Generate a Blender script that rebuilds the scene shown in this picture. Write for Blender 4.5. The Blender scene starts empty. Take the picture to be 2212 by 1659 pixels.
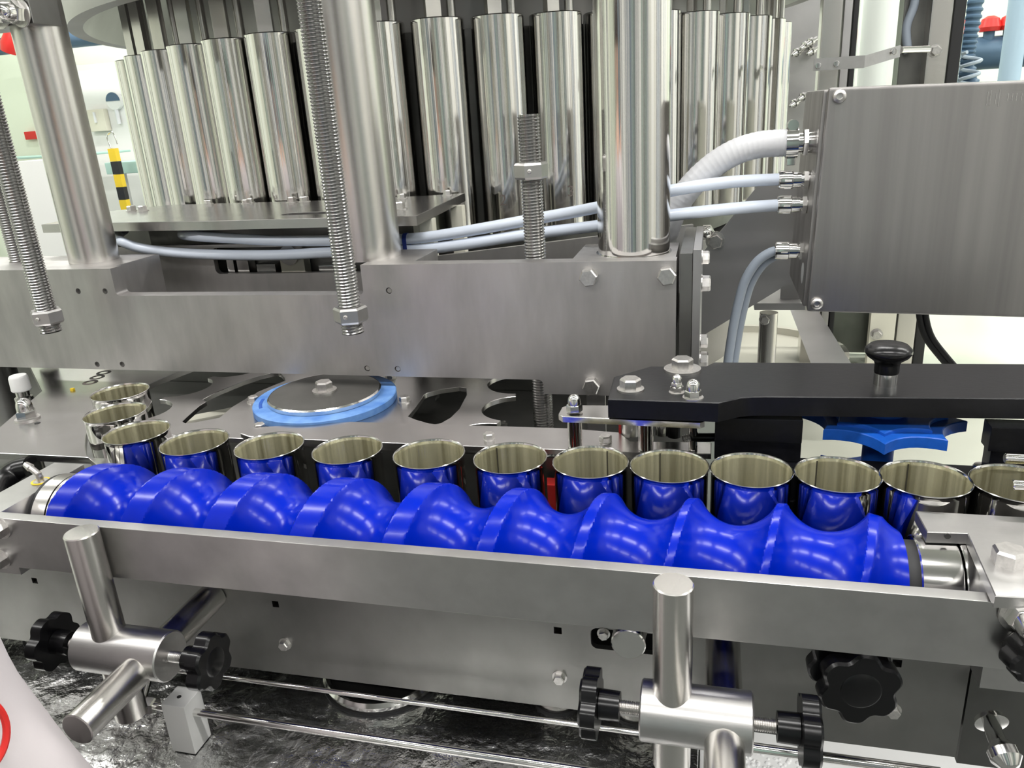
import bpy, bmesh, math, random
from mathutils import Vector, Matrix, Quaternion
from mathutils.geometry import delaunay_2d_cdt
random.seed(7)
PI = math.pi
sc = bpy.context.scene
COL = sc.collection

# ------------------------------------------------------------------ camera
FPX, CX, CY, H = 1662.0, 1106.0, 829.5, 1.5
def _rot(p, r, y):
    p, r, y = (math.radians(a) for a in (p, r, y))
    B = Matrix(((1, 0, 0), (0, 0, -1), (0, 1, 0)))
    Ry = Matrix(((math.cos(y), -math.sin(y), 0), (math.sin(y), math.cos(y), 0), (0, 0, 1)))
    Rp = Matrix(((1, 0, 0), (0, math.cos(p), -math.sin(p)), (0, math.sin(p), math.cos(p))))
    Rr = Matrix(((math.cos(r), -math.sin(r), 0), (math.sin(r), math.cos(r), 0), (0, 0, 1)))
    return Rr @ Rp @ B @ Ry
M = _rot(19.29, -3.64, -15.137)
CAMPOS = Vector((0, 0, H))
cam = bpy.data.cameras.new('camera')
cam.sensor_width = 36.0
cam.lens = FPX / 2212 * 36
cam.clip_start = 0.02
camo = bpy.data.objects.new('camera', cam)
COL.objects.link(camo)
rot = Matrix((M[0], -M[1], -M[2])).transposed().to_4x4()
camo.matrix_world = Matrix.Translation(CAMPOS) @ rot
sc.camera = camo

def P(u, v, **k):
    """world point on a real plane (x=, y= or z= in metres) that a measured photo point falls on"""
    d = M.transposed() @ Vector(((u - CX) / FPX, (v - CY) / FPX, 1))
    (a, val), = k.items()
    i = 'xyz'.index(a)
    return CAMPOS + d * ((val - CAMPOS[i]) / d[i])
def size(px, p):
    """metres spanned by px pixels at the depth of p"""
    return px * (M @ (Vector(p) - CAMPOS)).z / FPX

# ------------------------------------------------------------------ world and view
w = bpy.data.worlds.new('world')
sc.world = w
w.use_nodes = True
w.node_tree.nodes['Background'].inputs[0].default_value = (0.93, 0.96, 1.0, 1)
w.node_tree.nodes['Background'].inputs[1].default_value = 0.25
sc.view_settings.view_transform = 'Standard'
sc.view_settings.look = 'None'
sc.view_settings.exposure = 0.0
sc.view_settings.gamma = 1.0
sc.view_settings.use_curve_mapping = False
sc.cycles.use_denoising = True
sc.cycles.max_bounces = 6
sc.cycles.diffuse_bounces = 3
sc.cycles.glossy_bounces = 4
sc.cycles.transmission_bounces = 4
sc.cycles.caustics_reflective = False
sc.cycles.caustics_refractive = False
sc.cycles.use_adaptive_sampling = True
sc.cycles.adaptive_threshold = 0.06
sc.cycles.sample_clamp_indirect = 6.0
LAMP = 46.0          # strength of the fluorescent ceiling fixtures

# ------------------------------------------------------------------ materials
def mat(name, col, rough=0.5, metal=0.0, spec=0.5, noise=None, bump=None, trans=0.0, emit=None, coat=0.0, sss=0.0, ior=None, mix=None, rvar=0.0, aniso=0.0):
    """noise=(scale vec, amount) varies colour; bump=(scale vec, strength)"""
    m = bpy.data.materials.new(name)
    m.use_nodes = True
    nt = m.node_tree
    b = nt.nodes['Principled BSDF']
    b.inputs['Base Color'].default_value = (*col, 1)
    b.inputs['Roughness'].default_value = rough
    b.inputs['Metallic'].default_value = metal
    b.inputs['Specular IOR Level'].default_value = spec
    b.inputs['Transmission Weight'].default_value = trans
    b.inputs['Coat Weight'].default_value = coat
    if ior: b.inputs['IOR'].default_value = ior
    if sss:
        b.inputs['Subsurface Weight'].default_value = sss
        b.inputs['Subsurface Scale'].default_value = 0.01
    if emit:
        b.inputs['Emission Color'].default_value = (*emit[0], 1)
        b.inputs['Emission Strength'].default_value = emit[1]
    def tex(scale, detail=4.0):
        g = nt.nodes.new('ShaderNodeNewGeometry')
        mp = nt.nodes.new('ShaderNodeMapping')
        mp.inputs['Scale'].default_value = scale
        n = nt.nodes.new('ShaderNodeTexNoise')
        n.inputs['Scale'].default_value = 1.0
        n.inputs['Detail'].default_value = detail
        nt.links.new(g.outputs['Position'], mp.inputs['Vector'])
        nt.links.new(mp.outputs[0], n.inputs['Vector'])
        return n.outputs['Fac']
    if noise:
        f = tex(noise[0])
        r = nt.nodes.new('ShaderNodeMapRange')
        r.inputs['From Min'].default_value = 0.3
        r.inputs['From Max'].default_value = 0.7
        nt.links.new(f, r.inputs['Value'])
        mx = nt.nodes.new('ShaderNodeMix')
        mx.data_type = 'RGBA'
        a = noise[1]
        c2 = mix if mix else tuple(c * (1 - a) for c in col)
        mx.inputs['A'].default_value = (*c2, 1)
        mx.inputs['B'].default_value = (*col, 1)
        nt.links.new(r.outputs[0], mx.inputs['Factor'])
        nt.links.new(mx.outputs['Result'], b.inputs['Base Color'])
        if rvar:
            r2 = nt.nodes.new('ShaderNodeMapRange')
            r2.inputs['From Min'].default_value = 0.3
            r2.inputs['From Max'].default_value = 0.7
            r2.inputs['To Min'].default_value = rough + rvar
            r2.inputs['To Max'].default_value = rough
            nt.links.new(f, r2.inputs['Value'])
            nt.links.new(r2.outputs[0], b.inputs['Roughness'])
    if bump:
        f = tex(bump[0], 6.0)
        bp = nt.nodes.new('ShaderNodeBump')
        bp.inputs['Strength'].default_value = bump[1]
        bp.inputs['Distance'].default_value = bump[2] if len(bump) > 2 else 0.001
        nt.links.new(f, bp.inputs['Height'])
        nt.links.new(bp.outputs[0], b.inputs['Normal'])
    return m

S3 = lambda s: (s, s, s)
MT = {}
MT['beam'] = mat('brushed_beam_steel', (0.60, 0.58, 0.57), 0.40, 1, noise=((26, 26, 7), 0.30), rvar=0.10, bump=((60, 60, 900), 0.05))
MT['plate'] = mat('satin_plate_steel', (0.60, 0.585, 0.58), 0.22, 1, noise=((20, 20, 20), 0.12), rvar=0.05, bump=((900, 60, 60), 0.03))
MT['rail'] = mat('worn_rail_aluminium', (0.58, 0.57, 0.56), 0.30, 1, noise=((22, 22, 22), 0.25), rvar=0.10, bump=((30, 600, 600), 0.06))
MT['side'] = mat('dull_side_steel', (0.31, 0.305, 0.295), 0.34, 1, noise=((16, 16, 12), 0.25), rvar=0.1, bump=((40, 40, 500), 0.05))
MT['column'] = mat('satin_column_steel', (0.66, 0.64, 0.61), 0.27, 1, noise=((30, 30, 3), 0.12), bump=((700, 700, 0), 0.08, 0.0004))
MT['polish'] = mat('polished_steel', (0.74, 0.725, 0.70), 0.08, 1, bump=((260, 260, 0), 0.5, 0.0005))
MT['bright'] = mat('bright_steel', (0.74, 0.73, 0.71), 0.14, 1)
MT['bolt'] = mat('bolt_steel', (0.72, 0.70, 0.68), 0.32, 1, noise=((300, 300, 300), 0.2))
MT['thread'] = mat('thread_steel', (0.36, 0.355, 0.35), 0.22, 1)
MT['dark'] = mat('dark_steel', (0.20, 0.20, 0.19), 0.4, 1, noise=((15, 15, 15), 0.3))
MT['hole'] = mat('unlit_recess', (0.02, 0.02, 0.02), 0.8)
MT['tin_out'] = mat('tinplate_outside', (0.78, 0.77, 0.74), 0.06, 1)
MT['tin_in'] = mat('glint_streaked_lacquered_tin', (0.95, 0.92, 0.70), 0.21, 0.76, noise=((150, 150, 2), 0.5), mix=(0.36, 0.34, 0.22), bump=((220, 220, 0), 0.5, 0.0010))  # noise colour paints upright reflection streaks onto the lacquer
MT['seam'] = mat('dark_weld_seam', (0.08, 0.075, 0.06), 0.4, 0.6)
MT['screw'] = mat('blue_screw_plastic', (0.0, 0.016, 0.44), 0.22, 0, 0.24, noise=((60, 60, 60), 0.12), bump=((150, 150, 150), 0.03), coat=0.03)
MT['blue'] = mat('blue_star_plastic', (0.010, 0.10, 0.50), 0.4, 0, 0.4, noise=((120, 120, 120), 0.2))
MT['blue_ring'] = mat('scuffed_pale_blue_plastic', (0.20, 0.38, 0.72), 0.55, 0, 0.4, noise=((40, 40, 40), 0.5), mix=(0.07, 0.20, 0.55))
MT['navy'] = mat('navy_nylon', (0.01, 0.03, 0.22), 0.45)
MT['black'] = mat('black_plastic', (0.004, 0.004, 0.0045), 0.25, 0, 0.35)
MT['pom'] = mat('black_board', (0.006, 0.0062, 0.008), 0.32, 0, 0.28, noise=((200, 200, 200), 0.4), bump=((120, 500, 500), 0.06))
MT['rubber'] = mat('black_rubber', (0.015, 0.015, 0.016), 0.6)
MT['tube'] = mat('milky_blue_tube', (0.78, 0.85, 0.97), 0.22, 0, 0.5)
MT['hose'] = mat('light_grey_hose', (0.78, 0.78, 0.80), 0.4)
MT['cable'] = mat('blue_grey_cable', (0.36, 0.41, 0.48), 0.45)
MT['white'] = mat('white_plastic', (0.86, 0.86, 0.84), 0.4)
MT['yellow'] = mat('yellow_paint', (0.88, 0.62, 0.03), 0.5)
MT['red'] = mat('red_paint', (0.70, 0.03, 0.025), 0.4)
MT['dark_red'] = mat('dark_red_plastic', (0.30, 0.012, 0.010), 0.35)
MT['box'] = mat('brushed_box_steel', (0.46, 0.44, 0.43), 0.36, 1, noise=((60, 60, 1.2), 0.22), rvar=0.05)
MT['sheet'] = mat('grey_steel_sheet', (0.52, 0.51, 0.51), 0.45, 1, noise=((6, 6, 6), 0.2))
MT['table'] = mat('wet_steel_table', (0.90, 0.90, 0.89), 0.20, 1, noise=((10, 10, 10), 0.15), rvar=0.12, bump=((26, 26, 26), 1.0, 0.012))
MT['deck'] = mat('pale_deck', (0.84, 0.85, 0.72), 0.35, 0, noise=((4, 4, 4), 0.1))
MT['tray'] = mat('white_tray', (0.88, 0.88, 0.88), 0.25)
MT['coat'] = mat('white_coat_cloth', (0.66, 0.61, 0.62), 0.85, 0, 0.2, bump=((700, 700, 700), 0.15))
MT['skin'] = mat('skin', (0.62, 0.40, 0.30), 0.55, sss=0.1)
MT['hair'] = mat('dark_hair', (0.03, 0.02, 0.015), 0.5)
MT['trouser'] = mat('grey_trousers', (0.25, 0.26, 0.28), 0.8)
MT['wall'] = mat('pale_green_wall_paint', (0.88, 0.95, 0.80), 0.6, noise=((1.5, 1.5, 1.5), 0.04))
MT['wall_w'] = mat('white_wall_paint', (0.92, 0.92, 0.89), 0.6, noise=((1.5, 1.5, 1.5), 0.04))
MT['wall_f'] = mat('grey_wall_paint', (0.22, 0.22, 0.215), 0.6)
MT['ceil'] = mat('white_ceiling_paint', (0.55, 0.56, 0.55), 0.8)
MT['floor'] = mat('grey_green_floor', (0.12, 0.125, 0.12), 0.4, noise=((3, 3, 3), 0.15))
MT['lamp'] = mat('fluorescent_tube_glow', (1, 1, 1), 0.5, emit=((1.0, 0.985, 0.96), LAMP))
MT['housing'] = mat('white_lamp_housing', (0.85, 0.85, 0.85), 0.5)
MT['pale_blue'] = mat('pale_blue_paint', (0.45, 0.58, 0.72), 0.5)
MT['slate'] = mat('slate_blue_paint', (0.08, 0.14, 0.22), 0.5)
MT['teal'] = mat('pale_teal_laminate', (0.42, 0.62, 0.55), 0.5)
MT['beige'] = mat('beige_plastic', (0.78, 0.74, 0.62), 0.5)
MT['cream'] = mat('cream_panel', (0.80, 0.78, 0.66), 0.4)
MT['stamp'] = mat('brown_grey_stamp', (0.12, 0.10, 0.09), 0.6, 0.0)
gl = mat('clear_guard_glass', (0.93, 0.98, 0.95), 0.02, 0, 0.5, trans=1.0, ior=1.02)
MT['glass'] = gl

# ------------------------------------------------------------------ mesh helpers
WL = {}   # world location of each object
def sharp(me, deg=35):
    me.shade_smooth()
    me.set_sharp_from_angle(angle=math.radians(deg))
def obj(name, bm, m, parent=None, deg=35, base=True, keep=None):
    bmesh.ops.remove_doubles(bm, verts=bm.verts, dist=1e-7)
    bmesh.ops.recalc_face_normals(bm, faces=bm.faces)
    lo = Vector([min(v.co[i] for v in bm.verts) for i in range(3)])
    hi = Vector([max(v.co[i] for v in bm.verts) for i in range(3)])
    c = keep if keep else Vector(((lo.x + hi.x) / 2, (lo.y + hi.y) / 2, lo.z))
    bmesh.ops.translate(bm, verts=bm.verts, vec=-c)
    me = bpy.data.meshes.new(name)
    bm.to_mesh(me)
    bm.free()
    me.materials.append(MT[m])
    sharp(me, deg)
    o = bpy.data.objects.new(name, me)
    COL.objects.link(o)
    place(o, c, parent)
    return o
def place(o, c, parent=None):
    c = Vector(c)
    WL[o] = c
    if parent:
        o.parent = parent
        o.location = c - WL[parent]
    else:
        o.location = c
def tag(o, label, cat, group=None, kind=None):
    o['label'] = label
    o['category'] = cat
    if group: o['group'] = group
    if kind: o['kind'] = kind
    return o
def thing(name, label, cat, loc, group=None):
    o = bpy.data.objects.new(name, None)
    o.empty_display_size = 0.02
    COL.objects.link(o)
    place(o, loc)
    return tag(o, label, cat, group)
def struct(o):
    o['kind'] = 'structure'
    return o
def B(): return bmesh.new()
def frame(ax):
    ax = Vector(ax).normalized()
    return ax.to_track_quat('Z', 'Y').to_matrix()
def ring(bm, c, R, r, seg, ph=0.0):
    return [bm.verts.new(Vector(c) + R @ Vector((r * math.cos(ph + 2 * PI * i / seg), r * math.sin(ph + 2 * PI * i / seg), 0))) for i in range(seg)]
def skin(bm, a, b):
    n = len(a)
    for i in range(n):
        bm.faces.new((a[i], a[(i + 1) % n], b[(i + 1) % n], b[i]))
def cyl(bm, p0, p1, r0, r1=None, seg=32, caps=True, ch=0.0, ph=0.0):
    p0, p1 = Vector(p0), Vector(p1)
    r1 = r0 if r1 is None else r1
    R = frame(p1 - p0)
    L = (p1 - p0).length
    d = (p1 - p0) / L
    prof = [(0, r0), (L, r1)] if not ch else [(0, r0 - ch), (ch, r0), (L - ch, r1), (L, r1 - ch)]
    rs = [ring(bm, p0 + d * t, R, r, seg, ph) for t, r in prof]
    for a, b in zip(rs, rs[1:]): skin(bm, a, b)
    if caps:
        bm.faces.new(rs[0][::-1])
        bm.faces.new(rs[-1])
    return bm
def lathe(bm, prof, o=(0, 0, 0), ax=(0, 0, 1), seg=40, closed=False, caps=True):
    """prof: (radius, height along axis)"""
    R = frame(ax)
    o = Vector(o)
    rs = []
    for r, h in prof:
        c = o + R @ Vector((0, 0, h))
        rs.append([bm.verts.new(c)] if r < 1e-6 else ring(bm, c, R, r, seg))
    seqs = list(zip(rs, rs[1:])) + ([(rs[-1], rs[0])] if closed else [])
    for a, b in seqs:
        if len(a) == 1 and len(b) == 1: continue
        if len(a) == 1:
            for i in range(seg): bm.faces.new((a[0], b[i], b[(i + 1) % seg]))
        elif len(b) == 1:
            for i in range(seg): bm.faces.new((a[i], a[(i + 1) % seg], b[0]))
        else: skin(bm, a, b)
    if caps and not closed:
        if len(rs[0]) > 1: bm.faces.new(rs[0][::-1])
        if len(rs[-1]) > 1: bm.faces.new(rs[-1])
    return bm
def box(bm, lo, hi, bev=0.0, mtx=None):
    lo, hi = Vector(lo), Vector(hi)
    vs = [bm.verts.new((lo.x if i & 1 == 0 else hi.x, lo.y if i & 2 == 0 else hi.y, lo.z if i & 4 == 0 else hi.z)) for i in range(8)]
    fs = [bm.faces.new([vs[j] for j in f]) for f in ((0, 2, 3, 1), (4, 5, 7, 6), (0, 1, 5, 4), (2, 6, 7, 3), (0, 4, 6, 2), (1, 3, 7, 5))]
    if bev:
        es = list({e for f in fs for e in f.edges})
        r = bmesh.ops.bevel(bm, geom=es, offset=bev, segments=2, affect='EDGES', profile=0.6)
        vs = list({v for f in r['faces'] for v in f.verts} | {v for v in vs if v.is_valid})
    if mtx: bmesh.ops.transform(bm, matrix=mtx, verts=vs)
    return bm
def catmull(pts, n=8):
    pts = [Vector(p) for p in pts]
    out = []
    for i in range(len(pts) - 1):
        p0 = pts[max(i - 1, 0)]; p1 = pts[i]; p2 = pts[i + 1]; p3 = pts[min(i + 2, len(pts) - 1)]
        for k in range(n):
            t = k / n
            out.append(0.5 * ((2 * p1) + (p2 - p0) * t + (2 * p0 - 5 * p1 + 4 * p2 - p3) * t * t + (3 * p1 - p0 - 3 * p2 + p3) * t ** 3))
    out.append(pts[-1])
    return out
def sweep(bm, pts, r, seg=16, rf=None, caps=True):
    """tube along pts, rf(i, n) scales the radius"""
    n = len(pts)
    t0 = (pts[1] - pts[0]).normalized()
    q = t0.to_track_quat('Z', 'Y')
    prev = t0
    rs = []
    for i, p in enumerate(pts):
        t = (pts[min(i + 1, n - 1)] - pts[max(i - 1, 0)]).normalized()
        q = prev.rotation_difference(t) @ q
        prev = t
        rr = r * (rf(i, n) if rf else 1)
        rs.append(ring(bm, p, q.to_matrix(), rr, seg))
    for a, b in zip(rs, rs[1:]): skin(bm, a, b)
    if caps:
        bm.faces.new(rs[0][::-1])
        bm.faces.new(rs[-1])
    return bm
def slab(bm, loops, h0, h1, mp=None, bev=0.0):
    """flat plate with holes: loops[0] outline, others holes (2-D); extruded from h0 to h1; mp(u, v, h) -> Vector"""
    mp = mp or (lambda u, v, h: Vector((u, v, h)))
    co, edges, faces = [], [], []
    for L in loops:
        s = len(co)
        co += [Vector((p[0], p[1])) for p in L]
        n = len(L)
        edges += [(s + i, s + (i + 1) % n) for i in range(n)]
        faces.append(list(range(s, s + n)))
    vs, es, fs, *_ = delaunay_2d_cdt(co, edges, [], 1, 1e-6)
    def inside(p, L):
        c = False
        n = len(L)
        for i in range(n):
            a, b = L[i], L[(i + 1) % n]
            if (a[1] > p[1]) != (b[1] > p[1]) and p[0] < (b[0] - a[0]) * (p[1] - a[1]) / (b[1] - a[1]) + a[0]:
                c = not c
        return c
    keep = []
    for f in fs:
        g = sum((vs[i] for i in f), Vector((0, 0))) / len(f)
        if inside(g, loops[0]) and not any(inside(g, L) for L in loops[1:]): keep.append(f)
    top = [bm.verts.new(mp(v.x, v.y, h1)) for v in vs]
    bot = [bm.verts.new(mp(v.x, v.y, h0)) for v in vs]
    cnt = {}
    for f in keep:
        bm.faces.new([top[i] for i in f])
        bm.faces.new([bot[i] for i in reversed(f)])
        for a, b in zip(f, f[1:] + f[:1]):
            cnt[(a, b)] = 1
    bev_e = []
    for a, b in cnt:
        if (b, a) not in cnt:
            bm.faces.new((top[a], bot[a], bot[b], top[b]))
            bev_e.append((top[a], top[b]))
    loose = [v for v in top + bot if not v.link_faces]
    bmesh.ops.delete(bm, geom=loose, context='VERTS')
    if bev:
        ee = [e for e in (bm.edges.get(p) for p in bev_e) if e]
        bmesh.ops.bevel(bm, geom=ee, offset=bev, segments=1, affect='EDGES')
    return bm
def circ(c, r, n=24, ph=0.0): return [(c[0] + r * math.cos(ph + 2 * PI * i / n), c[1] + r * math.sin(ph + 2 * PI * i / n)) for i in range(n)]
def rrect(x0, x1, y0, y1, r, n=5):
    out = []
    for cx, cy, a in ((x1 - r, y1 - r, 0), (x0 + r, y1 - r, 90), (x0 + r, y0 + r, 180), (x1 - r, y0 + r, 270)):
        for i in range(n + 1):
            t = math.radians(a + 90 * i / n)
            out.append((cx + r * math.cos(t), cy + r * math.sin(t)))
    return out
def xz(u, v, h): return Vector((u, h, v))      # vertical plates facing the viewer
def yz(u, v, h): return Vector((h, u, v))

def hexhead(bm, s, h, o=0.0):
    """hex prism of width s with a chamfered top"""
    r = s / math.sqrt(3)
    a = ring(bm, (0, 0, o), Matrix.Identity(3), r, 6)
    b = ring(bm, (0, 0, o + h * 0.82), Matrix.Identity(3), r, 6)
    c = ring(bm, (0, 0, o + h), Matrix.Identity(3), r * 0.86, 6)
    skin(bm, a, b); skin(bm, b, c)
    bm.faces.new(a[::-1]); bm.faces.new(c)
def proto(bm, name, m, deg=30):
    bmesh.ops.recalc_face_normals(bm, faces=bm.faces)
    me = bpy.data.meshes.new(name)
    bm.to_mesh(me); bm.free()
    me.materials.append(MT[m])
    sharp(me, deg)
    return me
def inst(name, me, parent, pos, ax=(0, 0, 1), s=1.0, spin=0.0):
    o = bpy.data.objects.new(name, me)
    COL.objects.link(o)
    q = Quaternion((0, 0, 1), spin)
    if Vector(ax).normalized().z < 0.9999: q = Vector(ax).to_track_quat('Z', 'Y') @ q
    o.rotation_mode = 'QUATERNION'
    o.rotation_quaternion = q
    o.scale = (s, s, s)
    place(o, pos, parent)
    return o
# hardware for a unit bolt of 10 mm across flats
b_ = B(); hexhead(b_, 0.010, 0.0058, 0.0); PR_HEAD = proto(b_, 'bolt_head', 'bolt')
b_ = B(); lathe(b_, [(0.003, 0), (0.0073, 0), (0.0073, 0.001), (0.003, 0.001)], closed=True); PR_WASH = proto(b_, 'washer', 'bolt')
b_ = B(); hexhead(b_, 0.010, 0.005, 0.0)
lathe(b_, [(0.0046, 0.0048), (0.0046, 0.0075), (0.0042, 0.0095), (0.0032, 0.0112), (0.0018, 0.0122), (0, 0.0125)], seg=24); PR_ACORN = proto(b_, 'acorn_nut', 'bright', 40)
b_ = B(); lathe(b_, [(0.0048, 0), (0.005, 0.001), (0.0044, 0.0028), (0.003, 0.0036), (0.0022, 0.0036), (0.0019, 0.0020), (0, 0.0018)], seg=24); PR_BUTTON = proto(b_, 'button_screw', 'bolt')
b_ = B(); lathe(b_, [(0.005, 0), (0.005, 0.0025), (0.0044, 0.0035), (0, 0.0037)], seg=24); PR_RIVET = proto(b_, 'dome_rivet', 'bright')
def bolt(parent, pos, ax=(0, 0, 1), s=1.0, washer=True, spin=0.3, ws=1.0):
    pos, ax = Vector(pos), Vector(ax).normalized()
    h = pos + ax * (0.001 * s * ws if washer else 0)
    o = inst('bolt', PR_HEAD, parent, h, ax, s, spin)
    if washer:
        wsh = inst('washer', PR_WASH, parent, pos, ax, s * ws)
    return o
def acorn(parent, pos, ax=(0, 0, 1), s=1.0, spin=0.2, washer=True):
    pos, ax = Vector(pos), Vector(ax).normalized()
    if washer: inst('washer', PR_WASH, parent, pos, ax, s * 0.95)
    return inst('acorn_nut', PR_ACORN, parent, pos + ax * 0.001 * s, ax, s, spin)
def threaded(bm, p0, p1, r, pitch, depth, seg=20):
    p0, p1 = Vector(p0), Vector(p1)
    R = frame(p1 - p0)
    L = (p1 - p0).length
    n = int(L / pitch) * 2
    rows = []
    for k in range(n + 3):
        rad = r if k % 2 == 0 else r - depth
        row = []
        for i in range(seg):
            z = (k - 2 + 2 * i / seg) * pitch / 2
            zc = min(max(z, 0), L)
            row.append(bm.verts.new(p0 + R @ Vector((rad * math.cos(2 * PI * i / seg), rad * math.sin(2 * PI * i / seg), zc))))
        rows.append(row)
    for k in range(len(rows) - 1):
        for i in range(seg - 1):
            bm.faces.new((rows[k][i], rows[k][i + 1], rows[k + 1][i + 1], rows[k + 1][i]))
        if k + 3 < len(rows):
            bm.faces.new((rows[k][seg - 1], rows[k + 2][0], rows[k + 3][0], rows[k + 1][seg - 1]))
    cyl(bm, p0 + R @ Vector((0, 0, 0.0002)), p1 - R @ Vector((0, 0, 0.0002)), r - depth * 0.9, seg=seg)
    return bm

# ------------------------------------------------------------------ the room
XL, XR, YB, YF, ZC = -4.6, 4.2, -3.0, 4.4, 3.1
struct(obj('floor', box(B(), (XL, YB, -0.05), (XR, YF, 0)), 'floor'))
struct(obj('ceiling', box(B(), (XL, YB, ZC), (XR, YF, ZC + 0.05)), 'ceil'))
struct(obj('wall_back', box(B(), (XL, YF, 0), (XR, YF + 0.05, ZC)), 'wall'))
struct(obj('wall_front', box(B(), (XL, YB - 0.05, 0), (XR, YB, ZC)), 'wall_f'))
struct(obj('wall_left', box(B(), (XL - 0.05, YB, 0), (XL, YF, ZC)), 'wall'))
struct(obj('wall_right', box(B(), (XR, YB, 0), (XR + 0.05, YF, ZC)), 'wall_w'))
# unseen strips added along the walls to put stripes into the steel's reflections
tn = 0
rw = random.Random(11)
x = XL + 0.15
while x < XR - 0.3:
    wd = 0.06 + rw.random() * 0.28
    tn += 1
    struct(obj('reflection_strip_%d' % tn, box(B(), (x, YB, 0.0), (x + wd, YB + 0.04, 2.4 + rw.random() * 0.5), 0.003), rw.choice(('wall_w', 'wall_w', 'cream', 'slate', 'rubber', 'wall_w', 'teal'))))
    x += wd + 0.08 + rw.random() * 0.32
for sx, xx in ((1, XL), (-1, XR - 0.04)):
    y = YB + 0.3
    while y < 2.6:
        wd = 0.08 + rw.random() * 0.3
        tn += 1
        struct(obj('reflection_strip_%d' % tn, box(B(), (xx, y, 0.0), (xx + 0.04, y + wd, 2.4 + rw.random() * 0.5), 0.003), rw.choice(('wall_w', 'slate', 'rubber', 'cream', 'rubber'))))
        y += wd + 0.15 + rw.random() * 0.5
ORD = ['first', 'second', 'third', 'fourth', 'fifth', 'sixth', 'seventh', 'eighth', 'ninth', 'tenth', 'eleventh', 'twelfth', 'thirteenth', 'fourteenth']
for iy, ly in enumerate((-1.5, 0.2, 1.9, 3.5)):
    for ix, lx in enumerate((-3.2, -1.6, 0.0, 1.6, 3.2)):
        t = thing('ceiling_light', 'ceiling light, %s from the left in the %s row from the front' % (ORD[ix], ORD[iy]), 'ceiling light', (lx, ly, ZC - 0.09), 'fluorescent ceiling lights')
        obj('housing', box(B(), (lx - 0.62, ly - 0.12, ZC - 0.06), (lx + 0.62, ly + 0.12, ZC - 0.001), 0.008), 'housing', t)
        bm = B()
        bm.faces.new([bm.verts.new((lx + sx * 0.6, ly + sy * 0.07, ZC - 0.0615)) for sx, sy in ((-1, -1), (-1, 1), (1, 1), (1, -1))])
        o = obj('diffuser', bm, 'lamp', t)
        o.data.flip_normals() if o.data.polygons[0].normal.z > 0 else None

# ------------------------------------------------------------------ machine table, tray, pedestals
ZT = 0.93
tb = tag(obj('machine_table', box(B(), (-1.6, 0.432, ZT - 0.03), (0.0, 1.2, ZT), 0.002), 'table'), 'wet reflective steel table top under the conveyor', 'table')
t = thing('table_base', 'steel cabinet base carrying the wet table', 'cabinet', (-0.8, 0.75, 0))
obj('body', box(B(), (-1.58, 0.45, 0.001), (-0.02, 1.18, ZT - 0.031)), 'side', t)
tr = tag(obj('white_tray', box(B(), (0.002, 0.46, 0.43), (1.3, 1.6, 0.45), 0.004), 'tray'), 'white shelf with water drops low down beside the steel table', 'tray')
t = thing('tray_base', 'white cabinet below the white shelf', 'cabinet', (0.6, 0.9, 0))
obj('body', box(B(), (0.03, 0.50, 0.001), (1.2, 0.98, 0.429)), 'white', t)
bm = B()
rr = random.Random(3)
for k in range(130):
    a = P(1540 + rr.random() * 230, 1622 + rr.random() * 60, z=0.45)
    if a.x < 0.008: continue
    r = 0.0018 + rr.random() * 0.0032
    lathe(bm, [(r, 0), (r * 0.8, r * 0.35), (r * 0.4, r * 0.55), (0, r * 0.6)], a, seg=8, caps=False)
o = obj('water_drops', bm, 'tray')
tag(o, 'clear water drops beaded on the white shelf', 'water drops', kind='stuff')
# deck behind the conveyor
t = thing('machine_deck', 'pale cream deck visible behind the blue star wheel', 'deck', (1.0, 1.4, 0))
obj('deck_panel', box(B(), (0.02, 1.15, 0.90), (2.6, 2.56, 0.93), 0.004), 'deck', t)
obj('skirt', box(B(), (0.06, 1.62, 0.001), (2.55, 2.5, 0.899)), 'white', t)
for cx, lab in ((1197, 'round steel pedestal under the conveyor left of the clamp with two knobs'), (1368, 'round steel pedestal under the conveyor directly behind the right clamp'), (108, 'dark round pedestal under the conveyor at the left edge')):
    a = P(cx, 1600 if cx > 200 else 1490, z=ZT)
    a.y = 0.625
    a.x = P(cx, 1570 if cx > 200 else 1480, y=0.60).x
    t = thing('pedestal', lab, 'pedestal', (a.x, a.y, ZT), 'pedestals under the conveyor')
    obj('post', cyl(B(), (a.x, a.y, ZT + 0.004), (a.x, a.y, 0.979), 0.0235 if cx > 200 else 0.03), 'column' if cx > 200 else 'dark', t)
    obj('gasket', cyl(B(), (a.x, a.y, ZT), (a.x, a.y, ZT + 0.004), 0.0255 if cx > 200 else 0.033), 'rubber', t)
c = P(780, 1480, z=ZT)
c = Vector((-0.335, 0.632, ZT))
t = thing('drain_ring', 'round steel drain ring on the wet table below the conveyor plate', 'ring', c)
obj('rim', lathe(B(), [(0.060, 0.003), (0.066, 0.003), (0.067, 0.010), (0.064, 0.014), (0.060, 0.012)], c, closed=True, seg=56), 'bright', t)
obj('gasket', lathe(B(), [(0.060, 0), (0.068, 0), (0.068, 0.003), (0.060, 0.003)], c, closed=True, seg=56), 'rubber', t)
obj('dish', lathe(B(), [(0, 0.002), (0.0598, 0.004), (0.0598, 0.001), (0, 0.0005)], c, seg=40, closed=True), 'side', t)

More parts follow.
